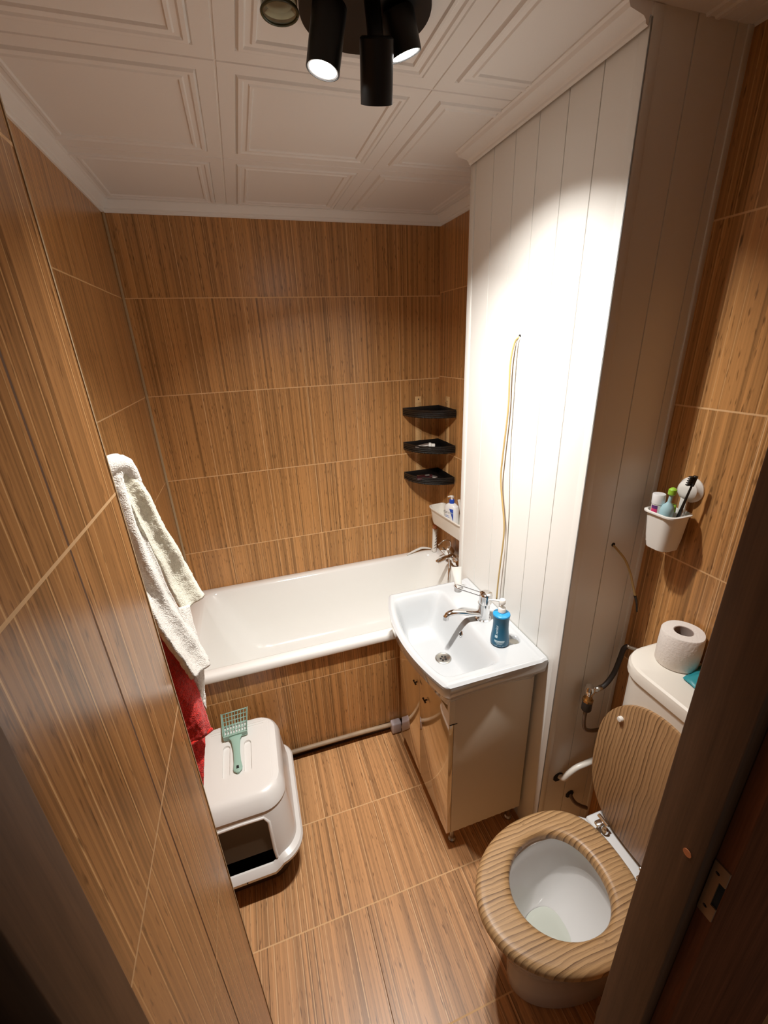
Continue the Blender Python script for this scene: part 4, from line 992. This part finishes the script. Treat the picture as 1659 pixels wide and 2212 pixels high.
# rim underside
a = outer[0]; b_ = inner[-1]
V0 = [bm.verts.new(p) for p in a]; V1 = [bm.verts.new(p) for p in b_]
for i in range(len(a)): j = (i + 1) % len(a); bm.faces.new((V0[j], V0[i], V1[i], V1[j]))
bmesh.ops.remove_doubles(bm, verts=bm.verts[:], dist=1e-5); fix(bm)
c = new(); loft(c, [[Vector((LC + x, y, z)) for x, z in ((-.080, .146), (-.094, .155), (-.086, .305), (-.074, .320), (.074, .320), (.086, .305), (.094, .155), (.080, .146))] for y in (.97, 1.09)]); fix(c)
hood = boolean(bm, c)
# recesses in the lid: two grip slots and a shallow panel
c = new()
for s in (-1, 1):
    b = bmesh.new(); loft(b, [rrect(LC + s * .038 - .013, LC + s * .038 + .013, 1.175, 1.315, .013, z, 6) for z in (.3915, .41)]); add(c, fix(b))
hood = boolean(hood, c)
c = new(); b = bmesh.new(); 
for (x0, x1, y0, y1) in ((-.118, .118, 1.388, 1.3905), (.1165, .119, 1.13, 1.3905), (-.119, -.1165, 1.13, 1.3905), (-.10, .10, 1.376, 1.3795), (.0975, .1005, 1.34, 1.3795)):
    b = bmesh.new(); box(b, LC + x0, LC + x1, y0, y1, .3995, .41); add(c, fix(b))
hood = boolean(hood, c)
obj('hood', hood, M['litter_white'], lb, 28, label='white hood')
bm = new()                                # raised rim round the opening
P = []
for x, z in ((-.096, .160), (-.092, .20), (-.090, .26), (-.088, .305), (-.074, .324), (.0, .326), (.074, .324), (.088, .305), (.090, .26), (.092, .20), (.096, .160)):
    yy = interp([(.15, 1.012), (.20, 1.018), (.30, 1.040), (.345, 1.054)], z); P.append((LC + x, yy + .002, z))
tube(bm, P, .0058, 10, False)
obj('opening_rim', fix(bm), M['litter_white'], lb)
bm = new(); grid(bm, 8, 14, lambda u, v: Vector((LC + lerp(-.082, .082, u), lerp(1.062, 1.040, v) + .004 * sin(pi * v), lerp(.318, .172, v)))); solid(bm, .003); obj('flap', bm, M['flap'], lb, label='smoky brown flap')
bm = new(); lathe(bm, [(.0022, 0), (.0022, .002)], (LC - .01, .9885, .122), (0, -1, 0), 10); obj('rim_pin', fix(bm), M['dark'], lb)

# scoop
sc = thing('litter_scoop', 'sage green slotted litter scoop lying on the litter box', 'scoop', (-.224, 1.33, .40))
A = Vector((-.222, 1.345, 0)); th_ = .05
SCZ = .404
def S(x, y, z): return Vector((-.225 + x * cos(th_) - y * sin(th_), 1.335 + x * sin(th_) + y * cos(th_), SCZ + z))
bm = new(); ny, nx = 6, 8; W0, W1 = .040, .048; L = .135
for j in range(ny + 1):
    y = L * j / ny; w_ = lerp(W0, W1, j / ny); rr = .0017 if j not in (0, ny) else .0022
    if j in (0, 3, ny): rr = .0026
    tube(bm, [S(-w_, y, .006), S(w_, y, .006)], rr, 6, False)
for i in range(nx + 1):
    f = -1 + 2 * i / nx; tube(bm, [S(f * W0, 0, .006), S(f * W1, L, .006)], .0021, 6, False)
obj('slotted_pan', bm, M['sage'], sc)
bm = new()
for s in (-1, 1):
    P0, P1 = [], []
    loft(bm, [[S(s * (lerp(W0, W1, v) + dx), L * v, z) for dx, z in ((0, .004), (.0025, .004), (.0055, lerp(.030, .012, v)), (.003, lerp(.030, .012, v)))] for v in (0, .3, .7, 1)])
loft(bm, [[S(lerp(-W0 - .004, W0 + .004, u), -dy, z) for dy, z in ((0, .004), (-.003, .004), (.002, .028), (.006, .028))] for u in (0, .25, .5, .75, 1)])
obj('pan_wall', fix(bm), M['sage'], sc)
bm = new(); rings = []
for k in range(18):
    u = k / 17; y = -.001 - .155 * u; w_ = interp([(0, .026), (.12, .017), (.4, .012), (.7, .0125), (.9, .0165), (.97, .013), (1, .004)], u); z = interp([(0, .016), (.3, .012), (1, .004)], u)
    rings.append([S(w_ * cos(2 * pi * q / 16), y, z + (.0045) * sin(2 * pi * q / 16)) for q in range(16)])
loft(bm, rings); hd = obj('handle', fix(bm), M['sage'], sc)
bm = new(); loft(bm, [[p + Vector((0, 0, dz_)) for p in [S(x, y, .0098) for x, y in ((-.004, -.130), (.004, -.130), (.0045, -.142), (-.0045, -.142))]] for dz_ in (-.001, .0008)]); obj('hang_hole', fix(bm), M['dark'], hd)
